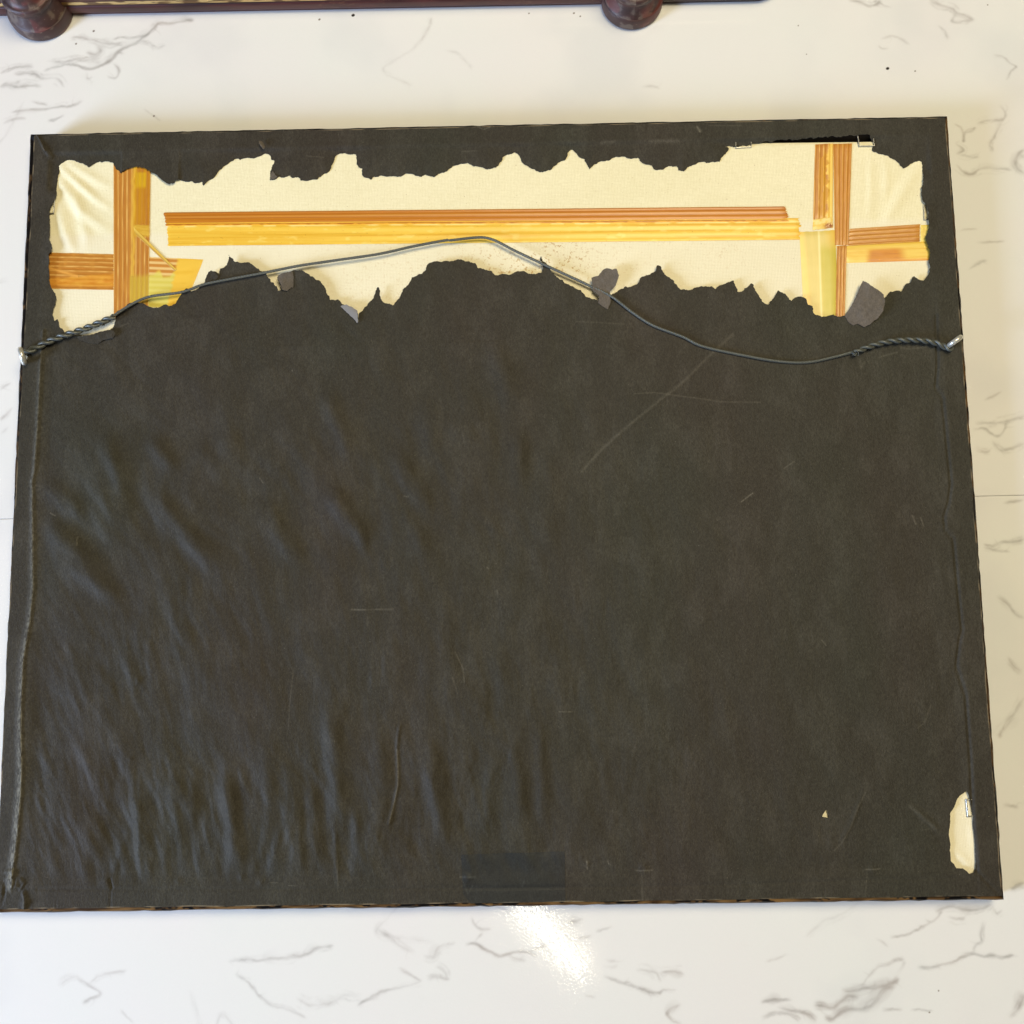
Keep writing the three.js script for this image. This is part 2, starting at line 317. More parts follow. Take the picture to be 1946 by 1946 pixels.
  for (const [p, r] of [[[[295.6, -316.9]], 0.95], [[[315.7, -314.4]], 0.5], [[[236.5, -329.4]], 0.35], [[[231.6, -352.2]], 0.4], [[[-293.9, -359.4]], 0.7],
    [[[-306.8, -349.5]], 0.6], [[[-246.8, -291.1]], 0.6], [[[65.3, -365.8]], 0.6], [[[70.0, -363.2]], 0.5], [[[31.8, -366.4]], 0.5], [[[-124.8, -365.0]], 0.7], [[[-99.6, -367.8]], 1.0],
    [[[282.8, 344.4]], 0.45], [[[289.7, 330.9]], 0.4], [[[372.7, -365.6]], 0.4]]) spot(p[0], r, r > 0.8 ? '#2b2622' : '#7a7068');
}
const marble = new THREE.CanvasTexture(cvs);
marble.colorSpace = THREE.SRGBColorSpace; marble.magFilter = THREE.LinearFilter;
marble.wrapS = marble.wrapT = THREE.MirroredRepeatWrapping; marble.flipY = false;
// the pebbled face of the laminate: small flat-topped bumps
const PEB = 80;
const prnd = seeded(5), pc = Array.from({ length: PEB * PEB }, () => [prnd(), prnd(), prnd()]);
const pebble = dataTex(1024, 1024, (u, v) => {
  const x = u * PEB, y = v * PEB, xi = Math.floor(x), yi = Math.floor(y);
  let d1 = 9, d2 = 9, h = null, ex = 0, ey = 0;
  for (let a = -1; a <= 1; a++) for (let b = -1; b <= 1; b++) {
    const c = pc[((yi + b + PEB) % PEB) * PEB + ((xi + a + PEB) % PEB)], d = Math.hypot(xi + a + c[0] - x, yi + b + c[1] - y);
    if (d < d1) { d2 = d1; d1 = d; h = c; ex = x - xi - a - c[0]; ey = y - yi - b - c[1]; } else if (d < d2) d2 = d;
  }
  return 0.5 + (h[2] - 0.5) * 0.62 * ex + (((h[0] * 7.3 + h[1] * 3.1) % 1) - 0.5) * 0.62 * ey - 0.1 * (1 - smooth(0, 0.25, d2 - d1)) - 0.1 * (ex * ex + ey * ey);
}, false, THREE.RepeatWrapping);
pebble.channel = 1;
const tableMat = new THREE.MeshPhysicalMaterial({ map: marble, roughness: 0.04, bumpMap: pebble, bumpScale: 0.00003, specularIntensity: 1 });
const table = new THREE.Group();
table.name = 'table_top'; table.userData = { kind: 'structure', label: 'white marble-look table top with grey veins under the picture frame', category: 'table top' }; scene.add(table);
{
  const joint = [[-347.0, 7.2], [371.1, 2.4]], slope = (joint[1][1] - joint[0][1]) / (joint[1][0] - joint[0][0]), jz = (x) => joint[0][1] + (x - joint[0][0]) * slope;
  const X0 = -700, X1 = 720, ZA = -620, ZB = 640, gap = 0.12, ch = 0.35, th = 22;
  for (const far of [true, false]) {
    // corners in order round the panel, seen from above
    const top = far ? [[X0, ZA], [X1, ZA], [X1, jz(X1) - gap], [X0, jz(X0) - gap]] : [[X0, jz(X0) + gap], [X1, jz(X1) + gap], [X1, ZB], [X0, ZB]];
    const cx = top.reduce((s, p) => s + p[0], 0) / 4, cz = top.reduce((s, p) => s + p[1], 0) / 4, pos = [], uv = [], idx = [];
    const inset = ([x, z], d) => [x - Math.sign(x - cx) * d, z - Math.sign(z - cz) * d];
    const quad = (a, b, c, d) => { const o = pos.length / 3; for (const p of [a, b, c, d]) pos.push(p[0] / 1000, p[1] / 1000, p[2] / 1000), uv.push(p[0], p[2]); idx.push(o, o + 2, o + 1, o, o + 3, o + 2); };
    const ring = (d, y) => top.map((p) => { const q = inset(p, d); return [q[0], y, q[1]]; });
    const a = ring(ch, 0), b = ring(0, -ch), c = ring(0, -th);
    quad(a[0], a[1], a[2], a[3]); quad(c[3], c[2], c[1], c[0]);
    for (let i = 0; i < 4; i++) { const n = (i + 1) % 4; quad(b[i], b[n], a[n], a[i]); quad(c[i], c[n], b[n], b[i]); }
    const g = geo(pos, idx, uv.map((v, i) => (i % 2 ? (v - T0.z) / T0.s : (v - T0.x) / T0.s)));
    g.setAttribute('uv1', new THREE.Float32BufferAttribute(uv.map((v) => v / 130), 2));
    mesh('table_panel', g, tableMat, table);
  }
}

// ------------------------------------------------------------------ the picture frame, face down
const T = 20, HW = 330, HH = 270.4;                                   // height of its back, half width, half height (mm)
const frame = new THREE.Group();
frame.name = 'picture_frame';
frame.userData = { label: 'picture frame lying face down, its black paper back torn open along the top', category: 'picture frame' };
scene.add(frame);

// rails: black paint worn to brown wood on the edges
function railTex(seed, worn) {
  return dataTex(1024, 64, (u, v) => {                                // u along the rail, v round the section
    const edge = Math.exp(-Math.pow((v - 0.5) / 0.11, 2)), n = fbm(u * 60 + seed, v * 5, 4), fine = noise(u * 300, v * 22 + seed);
    const w = smooth(0.5, 0.62, n * 0.65 + fine * 0.25 + edge * 0.24 * worn - (1 - worn) * 0.16 + (fbm(u * 9 + seed * 3, 2, 2) - 0.5) * 0.35);
    const wood = mix3([64, 44, 24], [146, 110, 64], noise(u * 90 + 7, v * 14 + seed)), black = [10 + n * 10, 7 + n * 7, 6 + n * 5];
    return mix3(black, wood, w * (0.25 + 0.75 * edge) * (0.35 + 0.65 * worn));
  });
}
{
  // section: distance in from the outer edge, height; v of the texture runs along it
  const sec = [[5.0, 0], [0.4, 0.6], [0, 2], [0.2, 12], [1.0, 17.4], [2.2, 19.3], [4.0, T - 0.35], [15, T - 0.35], [15.4, 6], [23, 5.6], [23, 1], [5, 0]];
  const vv = [0, 0.05, 0.1, 0.3, 0.42, 0.5, 0.58, 0.72, 0.8, 0.86, 0.95, 1];
  const sides = [['top', [-HW, -HH], [HW, -HH], 0.45], ['right', [HW, -HH], [HW, HH], 0.75], ['bottom', [HW, HH], [-HW, HH], 0.9], ['left', [-HW, HH], [-HW, -HH], 0.55]];
  sides.forEach(([, a, b, worn], s) => {
    const L = Math.hypot(b[0] - a[0], b[1] - a[1]), d = [(b[0] - a[0]) / L, (b[1] - a[1]) / L], n = [-d[1], d[0]], N = 120, pos = [], uv = [], idx = [], r = seeded(300 + s);
    for (let i = 0; i <= N; i++) for (let k = 0; k < sec.length; k++) {
      const [o, y] = sec[k], t = o + (i / N) * (L - 2 * o), rubOrSheen = k > 2 && k < 7 && i && i < N ? (noise(i * 0.9 + s * 31, k) - 0.5) * 0.7 : 0;
      pos.push((a[0] + d[0] * t + n[0] * (o + rubOrSheen)) / 1000, y / 1000, (a[1] + d[1] * t + n[1] * (o + rubOrSheen)) / 1000); uv.push(t / L, vv[k]);
    }
    const m = sec.length;
    for (let i = 0; i < N; i++) for (let k = 0; k + 1 < m; k++) { const p = i * m + k; idx.push(p, p + m, p + 1, p + 1, p + m, p + m + 1); }
    for (const i of [0, N]) for (let k = 1; k + 2 < m; k++) idx.push(i * m, i * m + k, i * m + k + 1);
    mesh('frame_rail', geo(pos, idx, uv), new THREE.MeshPhysicalMaterial({ map: railTex(s * 13 + 3, worn), roughness: 0.4, specularIntensity: 0.5 }), frame);
  });
}

// the canvas-covered panel
const CT = T - 2.5;
const sunk = (x, z) => smooth(-112, -95, z) * (1 - smooth(120, 150, z) * smooth(130, 160, x));   // where the panel lies deeper, out of sight

const foldA = [[-308.4, -247.2], [-304.3, -242.0], [-291.0, -229.4], [-280.9, -220.0], [-266.9, -210.5]], foldB = [[-308.1, -240.0], [-300.7, -225.5], [-290.4, -211.0], [-281.3, -203.7], [-266.3, -193.3]], foldC = [[-307.0, -213.3], [-302.6, -199.0], [-297.2, -185.8], [-293.1, -180.2]];
const foldD = [[-294.8, -225.4], [-290.2, -205.9], [-285.8, -192.6], [-285.3, -180.5]], foldE = [[272.7, -243.5], [271.2, -218.0], [268.8, -192.8]], foldF = [[308.9, -234.6], [295.2, -215.5], [282.4, -195.5], [278.1, -188.6]], foldG = [[283.1, -238.2], [282.8, -217.8], [279.9, -201.7]], foldH = [[-303.6, -249.1], [-291.5, -240.7], [-279.4, -233.2], [-267.5, -227.9]];
const slitFold = [[297.9, 236.9], [301.6, 241.7], [305.8, 245.6], [309.4, 250.4]], slitFold2 = [[310.7, 220.2], [311.0, 228.4], [311.5, 239.2]];
function nearPath(p, x, z) {                                          // [distance signed by side, position along 0..1]
  let best = [1e9, 0];
  for (let i = 0; i + 1 < p.length; i++) {
    const dx = p[i + 1][0] - p[i][0], dz = p[i + 1][1] - p[i][1], L = dx * dx + dz * dz, t = clamp(((x - p[i][0]) * dx + (z - p[i][1]) * dz) / L), ex = x - p[i][0] - dx * t, ez = z - p[i][1] - dz * t, d = Math.hypot(ex, ez);
    if (d < Math.abs(best[0])) best = [dx * ez - dz * ex > 0 ? d : -d, (i + t) / (p.length - 1)];
  }
  return best;
}
const folds = [[foldA, 2.2, 1.5], [foldB, 3.2, 1.3], [foldC, 3.2, 1.2], [foldD, 3, 0.8], [foldH, 3, 0.9], [foldE, 1.6, 0.45], [foldF, 4, 0.9], [foldG, 2.2, 0.45], [slitFold, 1.8, 0.9], [slitFold2, 1.6, 0.5]];
const foldBoxes = folds.map(([p, w]) => { const b = boundsOf(p); return [b[0] - 4 * w, b[1] + 4 * w, b[2] - 4 * w, b[3] + 4 * w]; });
function canvasY(x, z) {
  let y = CT + (fbm(x * 0.02, z * 0.02, 2) - 0.5) * 0.4 - 4 * sunk(x, z);
  for (let i = 0; i < folds.length; i++) {
    const b = foldBoxes[i];
    if (x < b[0] || x > b[1] || z < b[2] || z > b[3]) continue;
    const [p, w, a] = folds[i], [d, t] = nearPath(p, x, z);
    y += a * Math.exp(-(d * d) / (w * w)) * Math.sin(Math.PI * clamp(t * 0.9 + 0.08)) - 0.5 * a * Math.exp(-((d - 1.8 * w) ** 2) / (w * w)) * Math.sin(Math.PI * clamp(t));
  }
  return y;
}
const edgeTop = [[-313.1, -256.6], [276.9, -251.6]];
const zTop = (x) => edgeTop[0][1] + ((x - edgeTop[0][0]) * (edgeTop[1][1] - edgeTop[0][1])) / (edgeTop[1][0] - edgeTop[0][0]);
const PXL = -313.5, PXR = 313.2, PZB = 254;
const stains = [[[47.2, -167.0], [53.1, -171.9], [59.7, -165.8], [48.3, -176.0]], [[13.5, -162.7], [30.8, -164.4], [2.0, -164.9]], [[171.8, -173.6], [169.6, -166.7]]].flat();
const CU = (x) => (x - PXL) / (PXR - PXL), CV = (z) => (z + 262) / 516;
const canvasMap = dataTex(2048, 1688, (u, v) => {
  const x = PXL + u * (PXR - PXL), z = -262 + v * 516, weave = (noise(x * 2.1, z * 0.5) + noise(x * 0.5, z * 2.1) - 1) * 7, soft = (fbm(x * 0.03 + 5, z * 0.03, 3) - 0.5) * 8, below = smooth(-196, -190, z);
  let c = [242 + weave * 0.8 + soft, 233 + weave * 0.9 + soft, 196 + weave * 1.2 + soft * 1.3];
  c = mix3(c, [243 + soft, 234 + soft, 206 + soft * 1.4], below * 0.7);                    // bare board below the long tape
  if (below > 0 && z < -120 && x > -200 && x < 200) {
    let s = 0;
    for (const [sx, sz] of stains) s = Math.max(s, Math.exp(-((x - sx) ** 2 + (z - sz) ** 2 * 1.6) / 130));
    const fox = smooth(0.62, 0.8, noise(x * 1.3, z * 1.3) * 0.6 + noise(x * 0.5 + 9, z * 0.5) * 0.4) * (0.22 + s * 0.9) * smooth(200, 60, Math.abs(x - 10));
    c = mix3(c, [168, 120, 58], clamp(fox * 0.5));
  }
  if (noise(x * 1.9 + 70, z * 1.9) > 0.985) c = mix3(c, [150, 120, 80], 0.6);
  return c;
});
const weaveBump = dataTex(1024, 1024, (u, v) => {
  const x = u * 128, y = v * 128;
  const wob = noise(x * 0.25, y * 0.25) * 2;
  return 0.5 + 0.22 * Math.sin(Math.PI * 2 * x + wob) * (0.4 + noise(x * 2, y * 0.5)) + 0.22 * Math.sin(Math.PI * 2 * y + wob) * (0.4 + noise(x * 0.5, y * 2)) + 0.25 * (noise(x * 1.7, y * 1.7) - 0.5);
}, false, THREE.RepeatWrapping);
weaveBump.channel = 1;
const canvasMat = new THREE.MeshStandardMaterial({ map: canvasMap, roughness: 0.95, bumpMap: weaveBump, bumpScale: 0.00012 });
const panelGeo = (() => {
  const xs = range(PXL, PXR, 2), zs = [...range(-262, -110, 1.6), ...range(-108, 120, 8), ...range(122, PZB, 2)];
  const g = sheet(xs, zs, (x, z) => (z - zTop(x)) || 1e-6, (x, z, s) => canvasY(x, z) - 0.8 * Math.exp(-Math.max(0, s) / 0.7), 9, (x, z) => [CU(x), CV(z)]);
  const p = g.attributes.position, uv1 = new Float32Array(p.count * 2);
  for (let i = 0; i < p.count; i++) { uv1[i * 2] = p.getX(i) * 7.5; uv1[i * 2 + 1] = p.getZ(i) * 7.5; }
  g.setAttribute('uv1', new THREE.BufferAttribute(uv1, 2));
  return g;
})();
const panel = mesh('canvas_panel', panelGeo, canvasMat, frame);
panel.userData.label = 'cream canvas panel showing through the torn paper';

// strips of old tape on the panel: quad = start left, start right, end right, end left (mm); paint(u across, v along)
function tape(quad, layer, ribs, ragStart, ragEnd, paint, rough, seed, size = [96, 512]) {
  const [a, b, c, d] = quad, NU = Math.max(10, ribs * 8), L = Math.hypot(d[0] - a[0], d[1] - a[1]), W = Math.hypot(b[0] - a[0], b[1] - a[1]), NV = Math.max(14, Math.round(L / 2)), pos = [], uv = [], idx = [], r = seeded(seed);
  const j0 = Array.from({ length: NU + 1 }, () => r() * ragStart), j1 = Array.from({ length: NU + 1 }, () => r() * ragEnd);
  const grid = (drop) => {
    const o = pos.length / 3;
    for (let j = 0; j <= NV; j++) for (let i = 0; i <= NU; i++) {
      const u = i / NU, v0 = j0[i] / L, v1 = 1 - j1[i] / L, v = mix(v0, v1, j / NV);
      const x = mix(mix(a[0], b[0], u), mix(d[0], c[0], u), v), z = mix(mix(a[1], b[1], u), mix(d[1], c[1], u), v);
      const rim = i === 0 || i === NU || j === 0 || j === NV;
      const y = canvasY(x, z) + 0.16 + 0.24 * layer + (ribs ? 0.11 * Math.cos(u * ribs * Math.PI * 2) : 0) + 0.12 * (fbm(x * 0.3, z * 0.3, 2) - 0.5) - (drop && rim ? 0.28 : 0);
      pos.push(x / 1000, y / 1000, z / 1000); uv.push(u, v);
    }
    for (let j = 0; j < NV; j++) for (let i = 0; i < NU; i++) { const p = o + j * (NU + 1) + i; idx.push(p, p + NU + 1, p + 1, p + 1, p + NU + 1, p + NU + 2); }
  };
  grid(true);
  const m = new THREE.MeshPhysicalMaterial({ map: dataTex(size[0], size[1], paint), roughness: rough });
  const t = mesh('tape_strip', geo(pos, idx, uv), m, panel);
  return t;
}
const BROWN = [198, 134, 56], DARK = [184, 116, 38], RIB = [228, 178, 98], GOLD = [236, 192, 70], PALE = [224, 200, 112], LIME = [204, 186, 66], HONEY = [200, 138, 26];
const ribbed = (u, v, n, seed) => {
  const e = 0.5 + 0.5 * Math.cos((u * n + 0.35 * (fbm(u * 3 + seed, v * 3, 2) - 0.5)) * Math.PI * 2), streak = fbm(u * n * 2 + seed, v * 6, 3), c = mix3(mix3(BROWN, DARK, streak), RIB, smooth(0.55, 1, e) * (0.4 + 0.7 * noise(v * 14, u * n + seed)));
  return mix3(c, [212, 150, 64], smooth(0.55, 0.8, fbm(u * 3 + seed, v * 9, 3)) * 0.5);
};
const grained = (base, alt, u, v, seed, along = 3) => mix3(base, alt, smooth(0.35, 0.75, fbm(u * 14 + seed, v * along, 4)) * 0.7);
const flat = (p) => p;
// upright strip on the left
tape([[-268.5, -252.5], [-241.5, -251.9], [-239.9, -131.6], [-264.3, -132.1]], 1, 8, 0, 0, (u, v) => {
  let c = ribbed(u, v, 8, 1);
  const hon = smooth(0.5, 0.56, u) * (1 - smooth(0.42, 0.46, v)); c = mix3(c, grained(HONEY, DARK, u, v, 4, 8), hon * 0.85);
  const glue = Math.exp(-Math.pow((u - 0.55 - 0.05 * (noise(v * 30, 3) - 0.5)) / 0.05, 2)) * (v < 0.75 ? 1 : 0.3); c = mix3(c, GOLD, glue * 0.75);
  c = mix3(c, [214, 168, 30], smooth(0.57, 0.63, u) * (1 - smooth(0.85, 0.93, u)) * smooth(0.1, 0.12, v) * (1 - smooth(0.19, 0.22, v)) * 0.9);
  c = mix3(c, [212, 164, 50], smooth(0.55, 0.6, u) * smooth(0.435, 0.45, v) * (1 - smooth(0.5, 0.52, v)));
  const lime = smooth(0.42, 0.5, u) * smooth(0.74, 0.78, v + 0.03 * noise(u * 6, 2)) * (1 - smooth(0.9, 0.94, v)); c = mix3(c, [206, 176, 60], lime * 0.75);
  return c;
}, 0.36, 1);
// level strip on the far left
tape([[-312.6, -180.5], [-311.5, -153.7], [-264.4, -152.0], [-265.2, -178.2]], 0.6, 8, 0, 0.5, (u, v) => {
  let c = ribbed(u, v, 8, 9);
  const band = smooth(0.62, 0.7, u + 0.16 * (v - 0.5) + 0.05 * noise(v * 14, 1)) * (1 - smooth(0.86, 0.96, u));
  c = mix3(c, mix3([236, 176, 70], [212, 130, 36], fbm(u * 12, v * 9, 3)), band * 0.9);
  const slash = Math.exp(-Math.pow((u - 0.42 - v * 0.5) / 0.04, 2)) * (v < 0.45 ? 1 : 0); return mix3(c, [240, 176, 84], slash * 0.8);
}, 0.36, 2);
// long level strip: golden below, brown above
tape([[-229.1, -201.1], [-227.9, -183.5], [220.8, -179.4], [220.9, -195.3]], 1, 3, 1.2, 2.5, (u, v) => {
  let c = grained([248, 205, 78], [228, 170, 40], u * 0.8, v, 3, 5);
  c = mix3(c, [255, 232, 140], smooth(0.6, 0.8, fbm(u * 6 + 4, v * 60, 3)) * 0.45);
  c = mix3(c, [255, 238, 160], Math.exp(-Math.pow((u - 0.17) / 0.05, 2)) * smooth(0.35, 0.6, noise(v * 55, 8)) * 0.8);
  return noise(u * 40, v * 420) > 0.965 ? mix3(c, [150, 96, 20], 0.5) : c;
}, 0.38, 3, [96, 1024]);
tape([[-231.6, -208.4], [-230.2, -198.4], [213.7, -192.9], [210.9, -204.1]], 1.5, 3, 1.5, 2, (u, v) => {
  let c = grained([204, 130, 36], [190, 112, 26], u, v, 7, 10);
  c = mix3(c, [206, 146, 74], Math.exp(-Math.pow((u - 0.36) / 0.05, 2)) * (0.35 + 0.65 * noise(v * 12, 5)));
  c = mix3(c, [164, 92, 24], Math.exp(-Math.pow((u - 0.47) / 0.03, 2)) * 0.6 + Math.exp(-Math.pow((u - 0.22) / 0.03, 2)) * 0.4);
  c = mix3(c, [180, 108, 40], smooth(0.25, 0, u) * 0.7);
  return mix3(c, [240, 176, 50], smooth(0.9, 0.98, u + 0.09 * (noise(v * 160, 1) - 0.5)));
}, 0.36, 4, [96, 1024]);
// upright strips on the right
tape([[233.7, -250.1], [246.5, -250.6], [243.1, -193.7], [229.3, -194.0]], 1, 4, 0, 0.6, (u, v) => {
  let c = ribbed(u, v, 4, 21);
  const smear = smooth(0.28, 0.42, fbm(u * 4 + 2, v * 7, 3)) * smooth(0.15, 0.5, u) * smooth(0.06, 0.18, v); c = mix3(c, [210, 150, 26], smear * 0.75);
  const edge = smooth(0.66, 0.8, u + 0.3 * (fbm(v * 16, 4, 3) - 0.5)); return mix3(c, [247, 205, 96], edge * 0.9);
}, 0.34, 5);
tape([[246.5, -250.2], [260.0, -250.3], [253.1, -174.5], [243.7, -174.7]], 1.2, 4, 0, 0.5, (u, v) => mix3(ribbed(u, v, 4, 33), [198, 128, 34], 0.35), 0.34, 6);
tape([[245.0, -174.3], [252.0, -174.5], [247.6, -121.7], [241.2, -121.8]], 1.4, 3, 0, 0, (u, v) => ribbed(u, v, 3, 41), 0.36, 7, [48, 256]);
// pale clear tape under them
tape([[219.3, -185.6], [244.9, -186.3], [242.4, -119.5], [219.3, -120.0]], 0.8, 0, 0.8, 0, (u, v) => {
  let c = grained(PALE, [232, 208, 122], u, v, 3, 2);
  c = mix3(c, grained(LIME, [214, 192, 76], u, v, 8, 2), smooth(0.5, 0.62, u) * smooth(0.1, 0.25, v));
  c = mix3(c, [252, 240, 180], Math.exp(-Math.pow((u - 0.53) / 0.03, 2)) * 0.7);
  c = mix3(c, [246, 204, 92], Math.exp(-Math.pow((u - 0.05 - 0.12 * v) / 0.08, 2)) * 0.8);
  return mix3(c, GOLD, smooth(0.62, 0.95, u) * (1 - smooth(0.05, 0.3, v)) * 0.8);
}, 0.32, 8, [96, 256]);
tape([[229.4, -194.3], [243.2, -196.4], [243.1, -187.1], [228.5, -185.8]], 1.6, 0, 0.5, 0.8, (u, v) => {
  let c = mix3([248, 222, 140], GOLD, smooth(0.3, 0.8, fbm(u * 5, v * 5, 3)));
  const blob = Math.exp(-((u - 0.8) ** 2 + (v - 0.75) ** 2) / 0.04); return mix3(c, mix3([150, 74, 12], [240, 200, 140], smooth(0.62, 0.72, noise(u * 30, v * 20))), clamp(blob * 1.3));
}, 0.42, 9, [64, 64]);
// level strips on the far right
tape([[254.6, -186.7], [253.1, -174.3], [303.5, -176.4], [304.6, -189.2]], 1, 4, 0, 0.4, (u, v) => { const c = ribbed(u, v, 4, 52); return noise(u * 20, v * 60) > 0.93 ? mix3(c, [240, 190, 120], 0.6) : mix3(c, [196, 130, 44], 0.4); }, 0.36, 10);
tape([[244.2, -173.9], [250.9, -161.8], [311.1, -162.6], [311.3, -176.8]], 0.7, 0, 0.5, 0, (u, v) => {
  let c = grained([240, 204, 92], [228, 176, 50], u, v, 5, 2);
  c = mix3(c, grained([214, 138, 28], [196, 116, 20], u, v, 2, 3), smooth(0.32, 0.42, v + 0.12 * u) * (1 - smooth(0.6, 0.75, v)) * smooth(0.2, 0.4, u));
  return mix3(c, [220, 142, 36], smooth(0.84, 0.95, u) * smooth(0.3, 0.5, v) * 0.8);
}, 0.34, 11, [96, 256]);
tape([[304.9, -188.6], [303.9, -176.2], [312.1, -176.8], [312.9, -188.8]], 0.8, 0, 0, 0, (u, v) => grained([238, 210, 104], [224, 186, 80], u, v, 5), 0.36, 12, [32, 32]);
// golden square on the left, and the loose thread of clear tape over it
tape([[-241.2, -175.8], [-241.2, -138.9], [-214.4, -138.4], [-201.8, -173.1]], 0.7, 0, 0, 0.4, (u, v) => {
  let c = grained([246, 200, 76], [238, 186, 58], u, v, 6, 3);
  const left = 1 - smooth(0.52, 0.6, v + 0.05 * noise(u * 20, 2));
  const rib = 0.5 + 0.5 * Math.cos(u * 9 * Math.PI * 2); c = mix3(c, mix3([222, 204, 92], [236, 222, 130], rib * 0.6), left * smooth(0.2, 0.36, u));
  c = mix3(c, mix3([206, 138, 60], [238, 200, 130], smooth(0.3, 0.8, rib)), left * (1 - smooth(0.24, 0.34, u + 0.2 * (noise(v * 9, 1) - 0.5))));
  return c;
}, 0.34, 13, [128, 128]);
tape([[-252.4, -198.5], [-251.3, -193.0], [-221.9, -164.7], [-220.4, -165.7]], 1.9, 0, 0, 0, (u, v) => mix3([232, 196, 92], [196, 150, 60], smooth(0.3, 0.9, u)), 0.3, 14, [32, 128]);
tape([[-252.5, -200.1], [-251.2, -192.5], [-240.5, -191.2], [-240.8, -199.3]], 1.7, 0, 0, 0, (u, v) => grained([222, 178, 68], [206, 152, 40], u, v, 2), 0.3, 15, [32, 32]);

